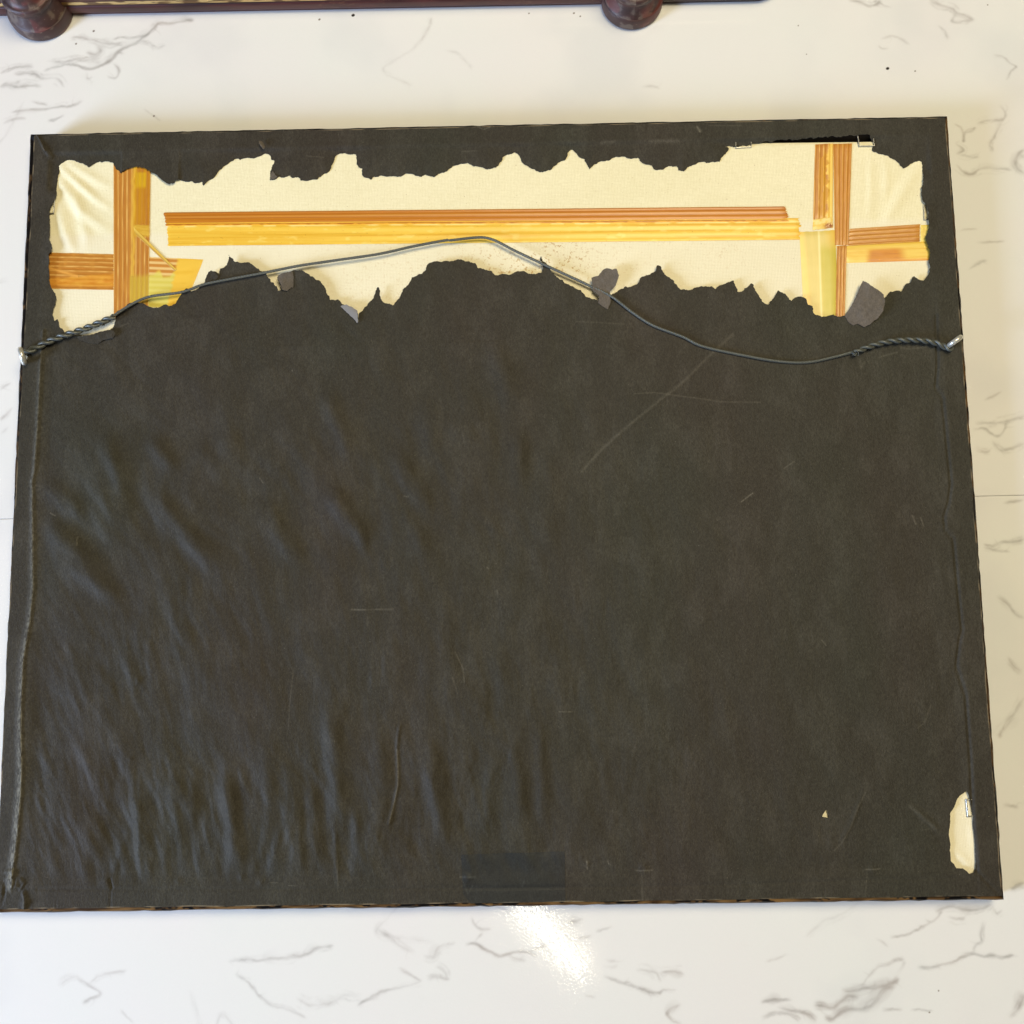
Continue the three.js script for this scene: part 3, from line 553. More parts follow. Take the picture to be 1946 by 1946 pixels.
// the black dust cover of paper
const hole = ragged(ragged([[-306.7, -245.4], [-302.9, -248.6], [-298.5, -249.1], [-293.1, -247.4], [-288.6, -245.5], [-285.6, -243.1], [-283.7, -244.9], [-278.4, -247.4], [-273.6, -247.6], [-269.1, -246.5], [-266.5, -242.0], [-263.8, -240.4], [-262.5, -238.2], [-260.1, -239.8], [-255.8, -241.3], [-250.9, -242.5], [-246.0, -241.6], [-242.6, -239.5], [-240.1, -237.9], [-236.6, -236.3], [-232.1, -232.1], [-227.2, -228.5], [-223.8, -229.2], [-222.4, -231.9], [-218.5, -231.8], [-215.1, -231.0], [-211.7, -231.7], [-209.2, -230.1], [-206.3, -230.1], [-203.9, -230.8], [-202.8, -227.5], [-201.4, -230.0], [-198.1, -231.9], [-195.2, -234.4], [-192.4, -239.0], [-188.5, -242.0], [-184.7, -245.0], [-180.8, -247.7], [-176.9, -246.8], [-173.1, -248.0], [-168.2, -247.7], [-164.3, -249.1], [-160.2, -250.6]]
  .concat([[-156.5, -250.7], [-154.9, -246.9], [-152.8, -245.8], [-153.7, -242.3], [-155.3, -237.2], [-155.7, -231.1], [-151.8, -231.5], [-148.9, -233.5], [-145.0, -232.9], [-141.2, -234.4], [-140.2, -232.3], [-135.3, -232.7], [-133.3, -230.4], [-129.5, -229.7], [-125.6, -230.5], [-121.7, -230.9], [-118.8, -233.4], [-114.9, -235.4], [-112.5, -237.3], [-111.1, -242.4], [-108.2, -248.5], [-105.3, -250.0], [-100.4, -249.6], [-94.1, -249.2], [-93.4, -244.1], [-92.6, -240.0], [-89.7, -238.4], [-89.7, -233.8], [-86.8, -231.2], [-83.4, -229.6], [-81.0, -232.1], [-75.1, -232.5], [-68.3, -231.9], [-62.5, -232.0], [-58.6, -234.2], [-53.8, -233.6], [-48.0, -231.4], [-44.1, -232.9], [-38.3, -231.2], [-33.4, -234.2], [-28.6, -235.6], [-24.7, -239.1], [-18.8, -240.5], [-14.0, -241.3], [-9.9, -238.3]])
  .concat([[-8.6, -238.8], [-4.7, -237.7], [-0.9, -236.1], [4.0, -237.0], [7.4, -238.5], [10.9, -244.5], [14.8, -247.0], [19.2, -248.4], [22.5, -245.8], [24.4, -241.2], [29.2, -237.5], [34.0, -234.9], [36.8, -233.3], [40.7, -233.7], [45.6, -234.6], [48.5, -238.1], [53.4, -241.1], [56.4, -243.6], [57.5, -247.7], [59.5, -250.2], [62.3, -248.1], [64.7, -244.4], [69.0, -242.3], [71.3, -237.2], [72.6, -234.6], [76.1, -238.1], [81.5, -240.5], [87.3, -240.9], [90.3, -243.4], [96.1, -243.8], [99.9, -242.2], [103.8, -242.3], [107.7, -242.8], [109.0, -239.5], [112.4, -237.3], [117.2, -236.5], [119.0, -233.4], [124.8, -233.0], [127.8, -235.5], [134.5, -235.7], [135.9, -232.3], [139.4, -231.7]])
  .concat([[143.7, -235.2], [149.6, -237.9], [154.5, -238.5], [157.3, -237.4], [161.2, -238.1], [165.6, -238.3], [167.2, -241.8], [170.2, -244.3], [172.3, -247.9], [169.4, -249.7], [172.3, -250.1], [176.2, -249.2], [186.9, -250.6], [189.8, -251.6], [209.2, -253.2], [238.3, -254.2], [272.2, -255.7], [273.2, -252.9], [275.4, -248.8], [273.5, -244.7], [278.1, -242.1], [282.9, -241.0], [288.7, -237.8]])
  .concat([[292.2, -234.7], [295.3, -230.6], [298.8, -232.5], [302.8, -235.0], [306.2, -236.1], [308.6, -235.4], [308.6, -228.8], [307.6, -219.7], [306.1, -211.6], [306.6, -205.6], [308.3, -202.5], [309.9, -196.5], [309.3, -190.5], [309.6, -185.5], [307.4, -180.5], [306.6, -176.5], [307.8, -172.5], [308.9, -167.5], [307.6, -161.6], [308.2, -156.7], [306.9, -151.7], [302.8, -146.9], [299.1, -148.4], [296.4, -150.5], [294.3, -146.6], [290.4, -145.2], [287.7, -139.8], [284.4, -140.8], [279.6, -139.5], [275.1, -135.1], [273.6, -133.7], [267.6, -128.9], [258.9, -124.1], [247.0, -122.9]])
  .concat([[242.7, -122.5], [239.0, -124.0], [233.2, -122.5], [228.5, -123.7], [225.3, -125.3], [225.1, -130.2], [221.8, -131.2], [221.1, -135.6], [217.9, -136.9], [214.1, -136.6], [210.6, -133.9], [207.5, -137.9], [204.7, -139.9], [201.1, -141.9], [199.4, -138.0], [196.9, -135.1], [194.9, -132.2], [191.6, -132.8], [188.5, -136.8], [185.8, -141.2], [184.6, -146.2], [182.8, -147.2], [180.3, -144.3], [177.4, -142.4], [173.5, -141.0], [172.3, -145.4], [171.0, -149.9], [166.2, -148.5], [162.3, -146.6], [160.4, -145.7], [158.4, -143.2], [155.6, -145.8], [151.8, -145.8], [148.0, -145.9], [144.2, -144.5], [139.4, -142.9], [133.7, -143.7], [131.0, -147.2], [127.3, -151.7], [122.7, -155.3], [120.5, -160.3], [118.1, -161.8], [116.1, -156.9], [112.2, -155.0], [106.4, -153.1], [104.4, -149.2], [99.6, -146.3]])
  .concat([[95.2, -146.4], [89.4, -143.1], [85.6, -141.2], [82.7, -139.3], [75.9, -136.4], [71.2, -138.0], [66.5, -140.5], [63.8, -144.5], [59.0, -146.6], [54.3, -148.7], [51.5, -151.7], [47.8, -153.7], [44.0, -157.8], [41.7, -162.8], [38.4, -165.8], [36.8, -169.8], [35.6, -167.4], [37.9, -161.9], [36.9, -157.9], [32.5, -156.5], [27.8, -157.1], [23.0, -159.2], [18.2, -158.3], [13.4, -156.9], [8.7, -157.5], [4.4, -156.6], [2.0, -159.6], [-2.8, -160.7], [-7.5, -161.7], [-9.4, -165.3], [-13.2, -166.8], [-19.0, -168.4], [-24.7, -167.1], [-31.4, -167.2], [-38.1, -167.3], [-42.9, -164.9], [-44.1, -161.0], [-46.8, -158.0]])
  .concat([[-54.0, -155.7], [-56.0, -151.8], [-58.8, -148.4], [-61.7, -144.0], [-64.6, -139.1], [-67.0, -135.7], [-71.3, -137.2], [-75.1, -139.3], [-76.5, -144.2], [-77.0, -149.2], [-78.4, -148.7], [-79.9, -144.3], [-83.7, -138.5], [-87.5, -134.6], [-91.3, -129.7], [-91.7, -123.8], [-92.2, -131.7], [-96.1, -134.7], [-102.8, -137.3], [-105.6, -140.8], [-111.4, -140.9], [-113.3, -144.9], [-115.3, -150.9], [-119.1, -155.0], [-124.9, -158.0], [-128.8, -160.6], [-133.1, -162.7], [-138.4, -161.8], [-144.1, -160.4], [-147.5, -158.3], [-148.4, -156.5], [-146.4, -151.5], [-145.4, -147.7], [-147.8, -148.1], [-148.3, -151.0], [-152.7, -154.6], [-155.6, -158.1], [-156.6, -162.1], [-160.5, -162.7], [-164.4, -165.8], [-168.3, -169.3], [-173.1, -168.9], [-178.9, -170.0], [-181.8, -173.1], [-183.1, -175.1], [-183.7, -169.1], [-186.5, -165.7], [-188.9, -165.2], [-189.7, -161.3], [-192.2, -162.8], [-196.1, -163.9]])
  .concat([[-198.0, -160.4], [-197.9, -157.5], [-201.2, -153.5], [-205.9, -149.7], [-209.7, -148.9], [-212.6, -151.3], [-215.4, -148.9], [-218.2, -144.0], [-220.0, -140.0], [-222.8, -138.3], [-226.7, -139.7], [-230.5, -137.8], [-237.2, -137.6], [-242.1, -140.5], [-245.9, -141.5], [-252.7, -141.6], [-257.3, -137.8], [-262.1, -135.9], [-262.4, -131.0], [-263.2, -126.1], [-266.4, -122.2], [-273.9, -119.4], [-281.5, -118.5], [-288.2, -118.2], [-296.9, -120.3], [-300.9, -124.8], [-303.1, -130.7], [-304.9, -129.3], [-306.5, -133.8], [-305.0, -143.6], [-304.7, -147.6], [-308.8, -154.6], [-310.0, -159.6], [-310.4, -169.6], [-310.3, -178.6], [-308.4, -180.0], [-309.1, -185.6], [-311.1, -190.6], [-310.9, -199.7], [-312.0, -207.8], [-310.8, -213.9], [-307.8, -219.9], [-307.9, -232.1], [-307.0, -240.3]]), 2.0, 0.6, 20), 0.6, 0.34, 21);
const slit = ragged([[308.8, 199.6], [307.3, 201.3], [304.6, 203.0], [302.1, 206.0], [300.3, 210.3], [297.4, 214.2], [296.7, 221.1], [295.3, 227.6], [296.1, 233.2], [295.5, 237.4], [295.7, 244.7], [297.8, 246.5], [298.7, 249.0], [303.1, 249.1], [304.8, 250.4], [306.8, 252.6], [310.0, 251.8], [311.2, 249.6], [311.8, 244.9], [312.0, 236.4], [312.0, 229.9], [311.6, 223.5], [312.0, 217.0], [311.6, 210.5], [309.9, 202.7]], 1, 0.18, 22);
const nick = [[216.9, 210.4], [213.3, 215.1], [218.1, 216.3]];
const dHole = signedTo(hole), dSlit = signedTo(slit), dNick = signedTo(nick), bHole = boundsOf(hole), bSlit = boundsOf(slit), bNick = boundsOf(nick);
const far = (b, x, z) => Math.max(b[0] - x, x - b[1], b[2] - z, z - b[3]);
// the paper stops short of the frame's edge, unevenly
const inset = { l: (z) => 2.2 + 2.6 * smooth(120, -240, z) + 0.5 * noise(z * 0.05, 3), r: (z) => 3.0 + 0.6 * noise(z * 0.06, 9), t: (x) => 3.0 + 0.4 * noise(x * 0.05, 5), b: (x) => 3.6 + 0.5 * noise(x * 0.05, 1) };
function paperKeep(x, z) {
  let s = Math.min(x + HW - inset.l(z), HW - inset.r(z) - x, z + HH - inset.t(x), HH - inset.b(x) - z);
  for (const [f, b] of [[dHole, bHole], [dSlit, bSlit], [dNick, bNick]]) { const q = far(b, x, z); s = Math.min(s, q > 9 ? q : f(x, z)); }
  return s;
}
// folds and waves in the paper: [x0, z0, x1, z1, width, height], the wide ones slack, the narrow ones pleats
const waves = [
  ...[[[[-309.8, -16.6], [-278.2, 12.1]], 9, 0.9], [[[-306.3, 10.4], [-259.8, 54.7]], 10, 1.0], [[[-270.7, -48.1], [-244.8, -5.7]], 9, 0.8], [[[-238.7, -47.5], [-214.8, -19.9]], 7, 0.9], [[[-236.4, -10.4], [-186.5, 47.5]], 9, 1.2],
    [[[-186.1, -49.1], [-173.3, -16.7]], 10, 0.6], [[[-163.3, -4.3], [-130.0, 44.8]], 10, 1.1], [[[-293.0, 38.5], [-243.6, 71.7]], 8, 0.7], [[[-262.9, -38.0], [-252.0, -0.9]], 6, 0.5], [[[-204.3, -42.0], [-179.3, -11.9]], 9, 0.6]].map(([p, w, a]) => [p, w, a]),
  ...[[[[-282.9, 151.9], [-258.4, 196.8]], 8, 0.6], [[[-237.9, 193.9], [-231.3, 234.7]], 6, 0.7], [[[-215.6, 178.4], [-204.3, 241.3]], 7, 0.8], [[[-200.5, 173.3], [-198.5, 215.4]], 5, 0.5], [[[-182.0, 174.6], [-167.7, 245.9]], 7, 1.2], [[[-244.7, 220.0], [-250.3, 245.8]], 4, 0.6], [[[-151.0, 147.4], [-147.6, 231.7]], 8, 0.7], [[[-266.7, 207.1], [-265.5, 240.5]], 7, 0.5], [[[-133.1, 184.8], [-124.8, 252.6]], 7, 0.8]],
  ...[[[[-110.7, 133.0], [-101.5, 221.9]], 8, 1.2], [[[-121.2, 179.7], [-118.5, 242.4]], 6, 0.6], [[[-78.0, 139.9], [-71.4, 227.5]], 9, 0.8], [[[-44.3, 161.7], [-33.0, 239.4]], 8, 1.0], [[[-3.2, 170.8], [-5.0, 223.2]], 6, 0.5], [[[14.4, 149.8], [15.4, 223.5]], 7, 0.5], [[[29.6, 150.0], [31.5, 218.5]], 6, 0.6], [[[-93.0, 201.1], [-88.5, 247.9]], 6, 0.6], [[[-137.6, 168.9], [-135.8, 231.8]], 7, 0.6]],
  ...[[[[-114.3, -77.0], [-94.8, -21.6]], 8, 0.9], [[[-111.5, -8.3], [-84.5, 33.7]], 9, 1.2], [[[-67.8, -35.9], [-40.0, 15.4]], 9, 0.9], [[[-62.3, 3.8], [-42.4, 43.3]], 8, 0.6], [[[-41.8, -69.9], [-42.0, -24.1]], 8, 0.5], [[[1.7, -109.8], [16.8, -57.3]], 10, 0.7], [[[18.8, -45.8], [19.2, -0.4]], 8, 0.5], [[[36.6, -34.1], [39.5, 44.6]], 12, 0.6]],
  ...[[[[242.0, 198.1], [231.9, 220.5], [224.1, 232.5]], 2.5, 0.5], [[[270.0, 207.2], [295.9, 230.9]], 3, 0.5], [[[-63.3, 152.9], [-64.9, 167.8], [-64.1, 191.0], [-69.8, 215.0]], 1.6, 0.55], [[[-105.9, 211.4], [-103.4, 258.0]], 2.2, 0.4], [[[150.9, -95.0], [131.1, -75.7], [92.1, -45.6], [62.9, -15.6]], 2.4, 0.28], [[[99.2, -71.4], [124.5, -68.5], [159.2, -63.8], [186.1, -62.5]], 1.8, 0.25]],
  ...[[[[-324.3, -267.9], [-315.9, -254.8], [-305.8, -246.4]], 2.2, 0.9], [[[310.4, 249.7], [319.2, 259.0], [328.0, 268.3]], 1.3, -0.5], [[[343.5, -251.5], [323.7, -261.4]], 1.2, -0.4], [[[-300.9, 254.3], [-187.0, 255.8], [-15.2, 257.3], [121.7, 257.8], [244.6, 255.4], [305.9, 254.9]], 1.1, -0.28],
    [[[-324.0, 248.7], [-322.0, 251.3], [-322.2, 259.0], [-324.6, 265.7]], 1.0, -1.0], [[[-321.4, 243.0], [-317.1, 242.6], [-315.9, 245.7], [-320.1, 247.2]], 1.2, 0.8], [[[-313.9, 247.8], [-314.5, 251.9], [-311.2, 254.0], [-309.2, 250.4], [-312.0, 247.3]], 1.0, 0.6], [[[-309.5, 256.1], [-307.6, 262.3], [-308.4, 268.4]], 1.5, 1.0], [[[-253.4, 248.6], [-251.6, 254.8]], 0.9, -1.0], [[[-252.4, 255.3], [-252.2, 268.1]], 0.9, -0.3]],
].map(([p, w, a]) => { const b = boundsOf(p), m = 3.4 * w; return [p, w, a, [b[0] - m, b[1] + m, b[2] - m, b[3] + m]]; });
// hidden staples and grit that lift the paper: [point, radius, height]
const lumps = [[[[-238.5, 120.8]], 1.7, 1.3], [[[-241.9, 171.6]], 1.4, 0.6], [[[-256.6, 249.9]], 4, 0.7], [[[-208.3, 250.5]], 1.6, 0.5], [[[-166.6, 247.9]], 2, 0.6], [[[-153.7, 251.2]], 2.4, 0.8], [[[-18.8, 250.6]], 2.6, 0.7], [[[96.2, 246.1]], 3.6, 0.9], [[[59.0, 243.0]], 1.6, 0.5], [[[-234.6, 11.6]], 1.6, 0.5], [[[-282.9, 26.0]], 1.4, 0.5], [[[244.4, 249.0]], 3, 0.5], [[[306.6, 26.7]], 2.4, 0.8], [[[-312.4, 249.9]], 2.6, 1.0], [[[-316.1, 252.9]], 2, 0.9], [[[-308.6, 263.3]], 2.2, 0.9], [[[-323.5, 255.4]], 3, 0.8], [[[279.3, 159.2]], 2.4, 0.4]].map(([[p], r, h]) => [...p, r, h]);
const rightStep = [[310.5, -121.7], [309.3, -86.7], [307.1, -70.6], [311.1, -63.6], [311.9, -25.9], [312.6, -3.4], [310.0, 10.1], [306.6, 18.9], [306.6, 27.9], [311.6, 34.6], [312.4, 71.0], [313.3, 96.3]].concat([[311.4, 100.8], [307.9, 119.0], [312.6, 138.7], [312.7, 180.5]]).concat([[311.7, 220.7], [312.2, 250.8]]);
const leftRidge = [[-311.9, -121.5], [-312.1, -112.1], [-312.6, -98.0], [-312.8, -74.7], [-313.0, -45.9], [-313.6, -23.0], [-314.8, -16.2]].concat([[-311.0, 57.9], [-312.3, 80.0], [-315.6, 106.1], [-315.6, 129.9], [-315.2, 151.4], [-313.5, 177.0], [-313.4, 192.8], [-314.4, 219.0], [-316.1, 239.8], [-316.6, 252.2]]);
const lift = (x, z) => 0.1 + 1.6 * Math.pow(noise(x * 0.045 + 11, z * 0.045 + 4), 2) * smooth(-215, -190, z);
function paperY(x, z, s) {
  const e = Math.min(x + HW, HW - x, z + HH, HH - z), inner = smooth(15, 26, e);
  let y = T + 0.1 - 0.9 * inner + 0.14 * (fbm(x * 0.09, z * 0.06, 3) - 0.5);
  const calm = smooth(12, 34, e);
  y += inner * (fbm(x * 0.022 + 2, z * 0.014 + 8, 3) - 0.5) * 1.9 + calm * 1.6 * Math.sin(Math.PI * clamp((x + 300) / 600));
  const left = smooth(270, -80, x), p = x - 0.85 * Math.exp(-(x + HW) / 170) * z;
  y += calm * left * (fbm(p * 0.04 + 1.2 * noise(x * 0.02, z * 0.02), z * 0.022 + 3, 3) - 0.5) * 5.2 * smooth(-110, -20, z) * (0.35 + 0.9 * noise(x * 0.013 + 5, z * 0.013));                           // slack creases that run down from the left rail
  y += calm * (0.35 + 0.65 * left) * (fbm(p * 0.078 + 9 + noise(x * 0.03, z * 0.03), z * 0.034, 3) - 0.5) * 2.6 * (0.3 + noise(x * 0.02, z * 0.02 + 7)) * (0.45 + 0.55 * smooth(-60, 120, z));   // and finer upright pleats lower down
  let w = 0, v = 0;
  for (const [p, wd, a, b] of waves) {
    if (x < b[0] || x > b[1] || z < b[2] || z > b[3]) continue;
    const [d, t] = nearPath(p, x, z), end = Math.min(Math.hypot(x - p[0][0], z - p[0][1]), Math.hypot(x - p[p.length - 1][0], z - p[p.length - 1][1]));
    (wd < 1.7 ? (v += a * 1.6 * Math.exp(-(d * d) / (0.4 * wd * wd)) * (t <= 0 || t >= 1 ? Math.exp(-(end * end) / (wd * wd)) : 1)) : 0);
    w += (wd < 1.7 ? 0 : a) * (wd > 4 ? 2.7 : 1.2) * Math.exp(-((d * d) / ((wd > 4 ? 0.6 : 0.4) * wd * wd))) * smooth(-0.05, 0.3, t) * smooth(1.05, 0.7, t) * (t <= 0 || t >= 1 ? Math.exp(-(end * end) / (wd * wd)) : 1);
  }
  y += v * smooth(0.5, 3, e) + w * smooth(4, 14, e) * smooth(-1, 14, Math.max(s, 0) + 2);
  for (const [lx, lz, r, h] of lumps) { const q = (x - lx) ** 2 + (z - lz) ** 2; if (q < 9 * r * r) y += h * Math.exp(-q / (r * r)) * (0.7 + 0.6 * noise(x * 1.6, z * 1.6)); }
  if (x > 240) { const [d] = nearPath(rightStep, x, z); y += (0.5 * smooth(0.7, -0.7, d) * Math.exp(-Math.max(0, -d) / 9) - 1.1 * Math.exp(-(d * d) / 0.7)) * smooth(-200, -100, z); }
  if (x < -270 && z > -130) { const [d] = nearPath(leftRidge, x, z); y += 1.15 * smooth(-0.8, 0.2, d) * clamp(1 - (d - 0.2) / mix(2.5, 5, smooth(-60, 150, z))); }
  if (s < 14 && z < -60 && e > 12) y += lift(x, z) * Math.exp(-s / 4.5) * smooth(12, 20, e);                    // torn edges stand up a little
  if (s < 40 && z < -222 && e > 15) y = mix(y, CT + 0.6, Math.exp(-s / 12) * smooth(-222, -230, z) * smooth(15, 19, e) * (x > -262 && x < -220 ? 0.3 : 1));   // the upper remnant lies on the panel
  return Math.max(y, z < -222 && e > 15 ? CT + 0.5 : e > 16 ? CT + 1.25 - 4 * sunk(x, z) : T - 0.2);
}
const PU = (x) => (x + HW) / (2 * HW), PV = (z) => (z + HH) / (2 * HH);
const scuffs = [                                                      // rubbed creases and scratches: [line, width, strength]
  [[[169.1, -111.1], [150.9, -95.0], [131.1, -75.7], [118.1, -66.2], [92.1, -45.6], [74.2, -29.8], [61.3, -15.7]], 1.3, 0.32], [[[99.1, -69.8], [113.4, -70.3], [127.6, -68.0], [143.4, -65.7], [159.2, -63.2], [186.1, -62.5]], 0.7, 0.3], [[[169.6, 6.5], [177.7, 0.6]], 0.6, 0.8], [[[199.7, -16.2], [206.9, -20.8]], 0.5, 0.5],
  [[[219.4, 100.6], [222.2, 104.3]], 0.6, 0.5], [[[285.3, 17.4], [287.2, 23.7]], 0.7, 0.6], [[[290.7, 19.1], [292.6, 25.4]], 0.5, 0.5], [[[279.3, 159.2], [284.0, 156.3], [289.4, 144.4]], 0.7, 0.3],
  [[[-95.7, 75.4], [-85.8, 75.8]], 0.7, 0.4], [[[-79.2, 75.3], [-67.0, 75.2]], 0.6, 0.3], [[[-84.7, 80.2], [-84.6, 86.8]], 0.9, 0.3], [[[42.7, 145.1], [51.4, 145.2]], 0.5, 0.5], [[[-25.9, 104.5], [-20.6, 116.0], [-19.9, 124.6]], 0.5, 0.4], [[[-27.7, 121.3], [-24.5, 132.1]], 0.5, 0.35],
  [[[-134.4, 114.3], [-136.4, 134.7], [-137.3, 154.0]], 0.5, 0.3], [[[-64.9, 167.8], [-64.1, 180.5], [-64.3, 191.0], [-67.1, 204.6], [-69.8, 215.0]], 0.7, 0.6], [[[-104.1, 238.4], [-103.7, 258.0]], 0.6, 0.3], [[[-147.8, 252.0], [-143.0, 252.1]], 0.5, 0.4], [[[-136.1, 254.0], [-131.8, 254.2]], 0.5, 0.5],
  [[[242.8, 199.8], [235.9, 211.9], [231.3, 223.1], [225.0, 232.5], [220.3, 236.7]], 0.7, 0.3], [[[270.7, 208.9], [278.3, 215.9], [286.6, 223.8]], 1.6, 0.24], [[[240.0, 249.0], [249.3, 248.7]], 0.5, 0.6], [[[240.7, 251.6], [238.5, 266.0]], 0.6, 0.25], [[[277.7, 224.6], [283.1, 223.8]], 0.6, 0.25],
  [[[-24.1, 250.1], [-13.9, 250.2]], 0.8, 0.45], [[[-21.5, 254.4], [-18.9, 260.8], [-15.7, 255.7]], 0.7, 0.3], [[[16.2, 257.0], [18.0, 252.7]], 0.8, 0.3], [[[58.8, 240.8], [59.1, 246.4]], 0.6, 0.7], [[[90.4, 247.7], [101.5, 247.4]], 0.6, 0.5], [[[94.4, 249.5], [94.3, 266.5]], 0.8, 0.25], [[[72.4, 241.0], [73.1, 243.2]], 0.5, 0.8],
  [[[-159.2, -15.5], [-156.8, -12.2]], 0.5, 0.6], [[[-302.8, 6.2], [-299.1, 8.1]], 0.6, 0.6], [[[-283.3, 23.0], [-282.5, 29.0]], 0.6, 0.5], [[[-137.6, -91.1], [-137.3, -90.1]], 0.4, 0.9],
  [[[80.9, -253.3], [91.6, -254.1]], 1.4, 0.32], [[[116.7, -253.6], [136.1, -253.5]], 1.8, 0.34], [[[-18.2, -249.2], [-7.5, -249.5]], 0.6, 0.3], [[[-6.8, -267.0], [-2.5, -265.0], [2.4, -266.8]], 0.5, 0.6], [[[60.4, -122.0], [94.4, -119.4]], 0.7, 0.2], [[[-129.6, -247.9], [-117.0, -246.8]], 0.5, 0.3],
  [[[149.7, -264.2], [151.9, -260.0]], 1.1, 0.9], [[[158.4, -264.5], [180.7, -264.1]], 0.6, 0.3], [[[-60.0, -1.2], [-56.7, -0.8]], 0.6, 0.4], [[[-3.7, 48.3], [-3.1, 49.4]], 0.6, 0.8], [[[2.7, 63.9], [3.2, 68.3]], 0.6, 0.3], [[[-19.4, -44.2], [-18.4, -37.3]], 0.7, 0.25], [[[-95.5, 75.3], [-66.8, 76.0]], 0.6, 0.3],
  [[[284.3, -99.9], [289.3, -98.7], [295.5, -98.9], [302.9, -100.2]], 0.8, 0.3], [[[269.2, -92.7], [276.1, -94.9], [282.4, -96.5]], 0.8, 0.35], [[[256.0, -92.3], [256.4, -85.4], [258.9, -90.0]], 1.2, 0.3], [[[-260.9, -124.1], [-253.5, -126.9]], 0.6, 0.3],
].map(([p, w0, a0]) => { const w = w0 * 1.15, a = a0 * 0.42, b = boundsOf(p), m = 4 * w; return [p, w, a, [b[0] - m, b[1] + m, b[2] - m, b[3] + m]]; });
const cells = new Map();                                              // 20 mm cells -> scuffs that cross them
scuffs.forEach((s) => { for (let i = Math.floor(s[3][0] / 20); i <= s[3][1] / 20; i++) for (let j = Math.floor(s[3][2] / 20); j <= s[3][3] / 20; j++) { const k = i + ',' + j; (cells.get(k) || cells.set(k, []).get(k)).push(s); } });
const grid2 = Array.from({ length: 60 }, (_, i) => Array.from({ length: 60 }, (_, j) => cells.get(i - 30 + ',' + (j - 30))));
const PW = 2048, PH = 1680;
const paperMap = dataTex(PW, PH, (u, v) => {
  const x = -HW + u * 2 * HW, z = -HH + v * 2 * HH;
  const fibre = (noise(x * 3.1, z * 1.5) - 0.5) * 13 + (noise(x * 1.2 + 30, z * 0.7) - 0.5) * 8 + (NT[((u * PW) | 0) * 131 + ((v * PH) | 0) * 977 & 65535] - 0.5) * 9;
  const dye = fbm(x * 0.018 + 60, z * 0.008, 3) - 0.5, worn = smooth(0.45, 0.7, fbm(x * 0.09 + 5, z * 0.05 + 50, 5)) * (0.35 + 1.3 * noise(x * 0.9, z * 0.5));
  let c = [59 + fibre + dye * 3 + worn * 5, 55.5 + fibre - dye * 2 + worn * 5, 48 + fibre * 0.9 + worn * 5];
  const rim = Math.min(x + HW - inset.l(z), HW - inset.r(z) - x, z + HH - inset.t(x), HH - inset.b(x) - z);
  if (rim < 1.3) c = mix3(c, [150, 134, 108], smooth(0.9, 0.2, rim) * smooth(0.35, 0.75, fbm(x * 0.12, z * 0.12 + 7, 3)) * 0.8);   // rubbed cut edge
  if (x < -272 && z > -125) {                                          // fold over the left rail: pale sheen painted in, some of it rubbed grey
    const [d, t] = nearPath(leftRidge, x, z), wd = mix(1.5, 6, t), rubOrSheen = smooth(-0.35, 0.2, d) * smooth(wd, wd * 0.35, d) * (0.08 + 0.3 * t) * smooth(0.25, 0.75, fbm(x * 1.8, z * 0.5, 4)) * 1.5;
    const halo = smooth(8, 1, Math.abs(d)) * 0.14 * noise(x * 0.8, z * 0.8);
    c = mix3(c, [172, 170, 156], clamp(rubOrSheen + halo, 0, 0.8));
  }
  const list = grid2[Math.floor(x / 20) + 30][Math.floor(z / 20) + 30];
  if (list) for (const [p, w, a] of list) {
    const [d, t] = nearPath(p, x, z), k = a * Math.exp(-(d * d) / (0.5 * w * w)) * (0.35 + 0.9 * noise(x * 2.3, z * 2.3)) * (t <= 0 || t >= 1 ? Math.exp(-Math.abs(d)) : 1);
    c = mix3(c, [196, 190, 172], clamp(k, 0, 0.85));
  }
  if (noise(x * 1.7 + 100, z * 1.7) > 0.992) c = mix3(c, [170, 165, 150], 0.5);
  return c;
});
const fibreBump = dataTex(1024, 1024, (u, v) => 0.5 * noise(u * 256, v * 128) + 0.3 * noise(u * 128, v * 64 + 9) + 0.2 * noise(u * 512, v * 256), false, THREE.RepeatWrapping);
fibreBump.channel = 1;
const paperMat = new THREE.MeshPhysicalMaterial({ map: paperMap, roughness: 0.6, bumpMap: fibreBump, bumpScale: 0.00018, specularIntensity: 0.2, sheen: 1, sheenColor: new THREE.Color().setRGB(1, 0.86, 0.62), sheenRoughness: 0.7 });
const withFine = (g) => { const p = g.attributes.position, a = new Float32Array(p.count * 2); for (let i = 0; i < p.count; i++) { a[i * 2] = p.getX(i) * 6; a[i * 2 + 1] = p.getZ(i) * 6; } return g.setAttribute('uv1', new THREE.BufferAttribute(a, 2)); };
const paperXs = range(-HW, HW, 0.75), paperZs = [...range(-HH, -92, 0.75), ...range(-90, 160, 2.1), ...range(161, HH, 1)];
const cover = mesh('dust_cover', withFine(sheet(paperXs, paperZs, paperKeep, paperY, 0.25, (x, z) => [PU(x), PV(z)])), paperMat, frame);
cover.userData.label = 'black backing paper, torn along the top and creased';

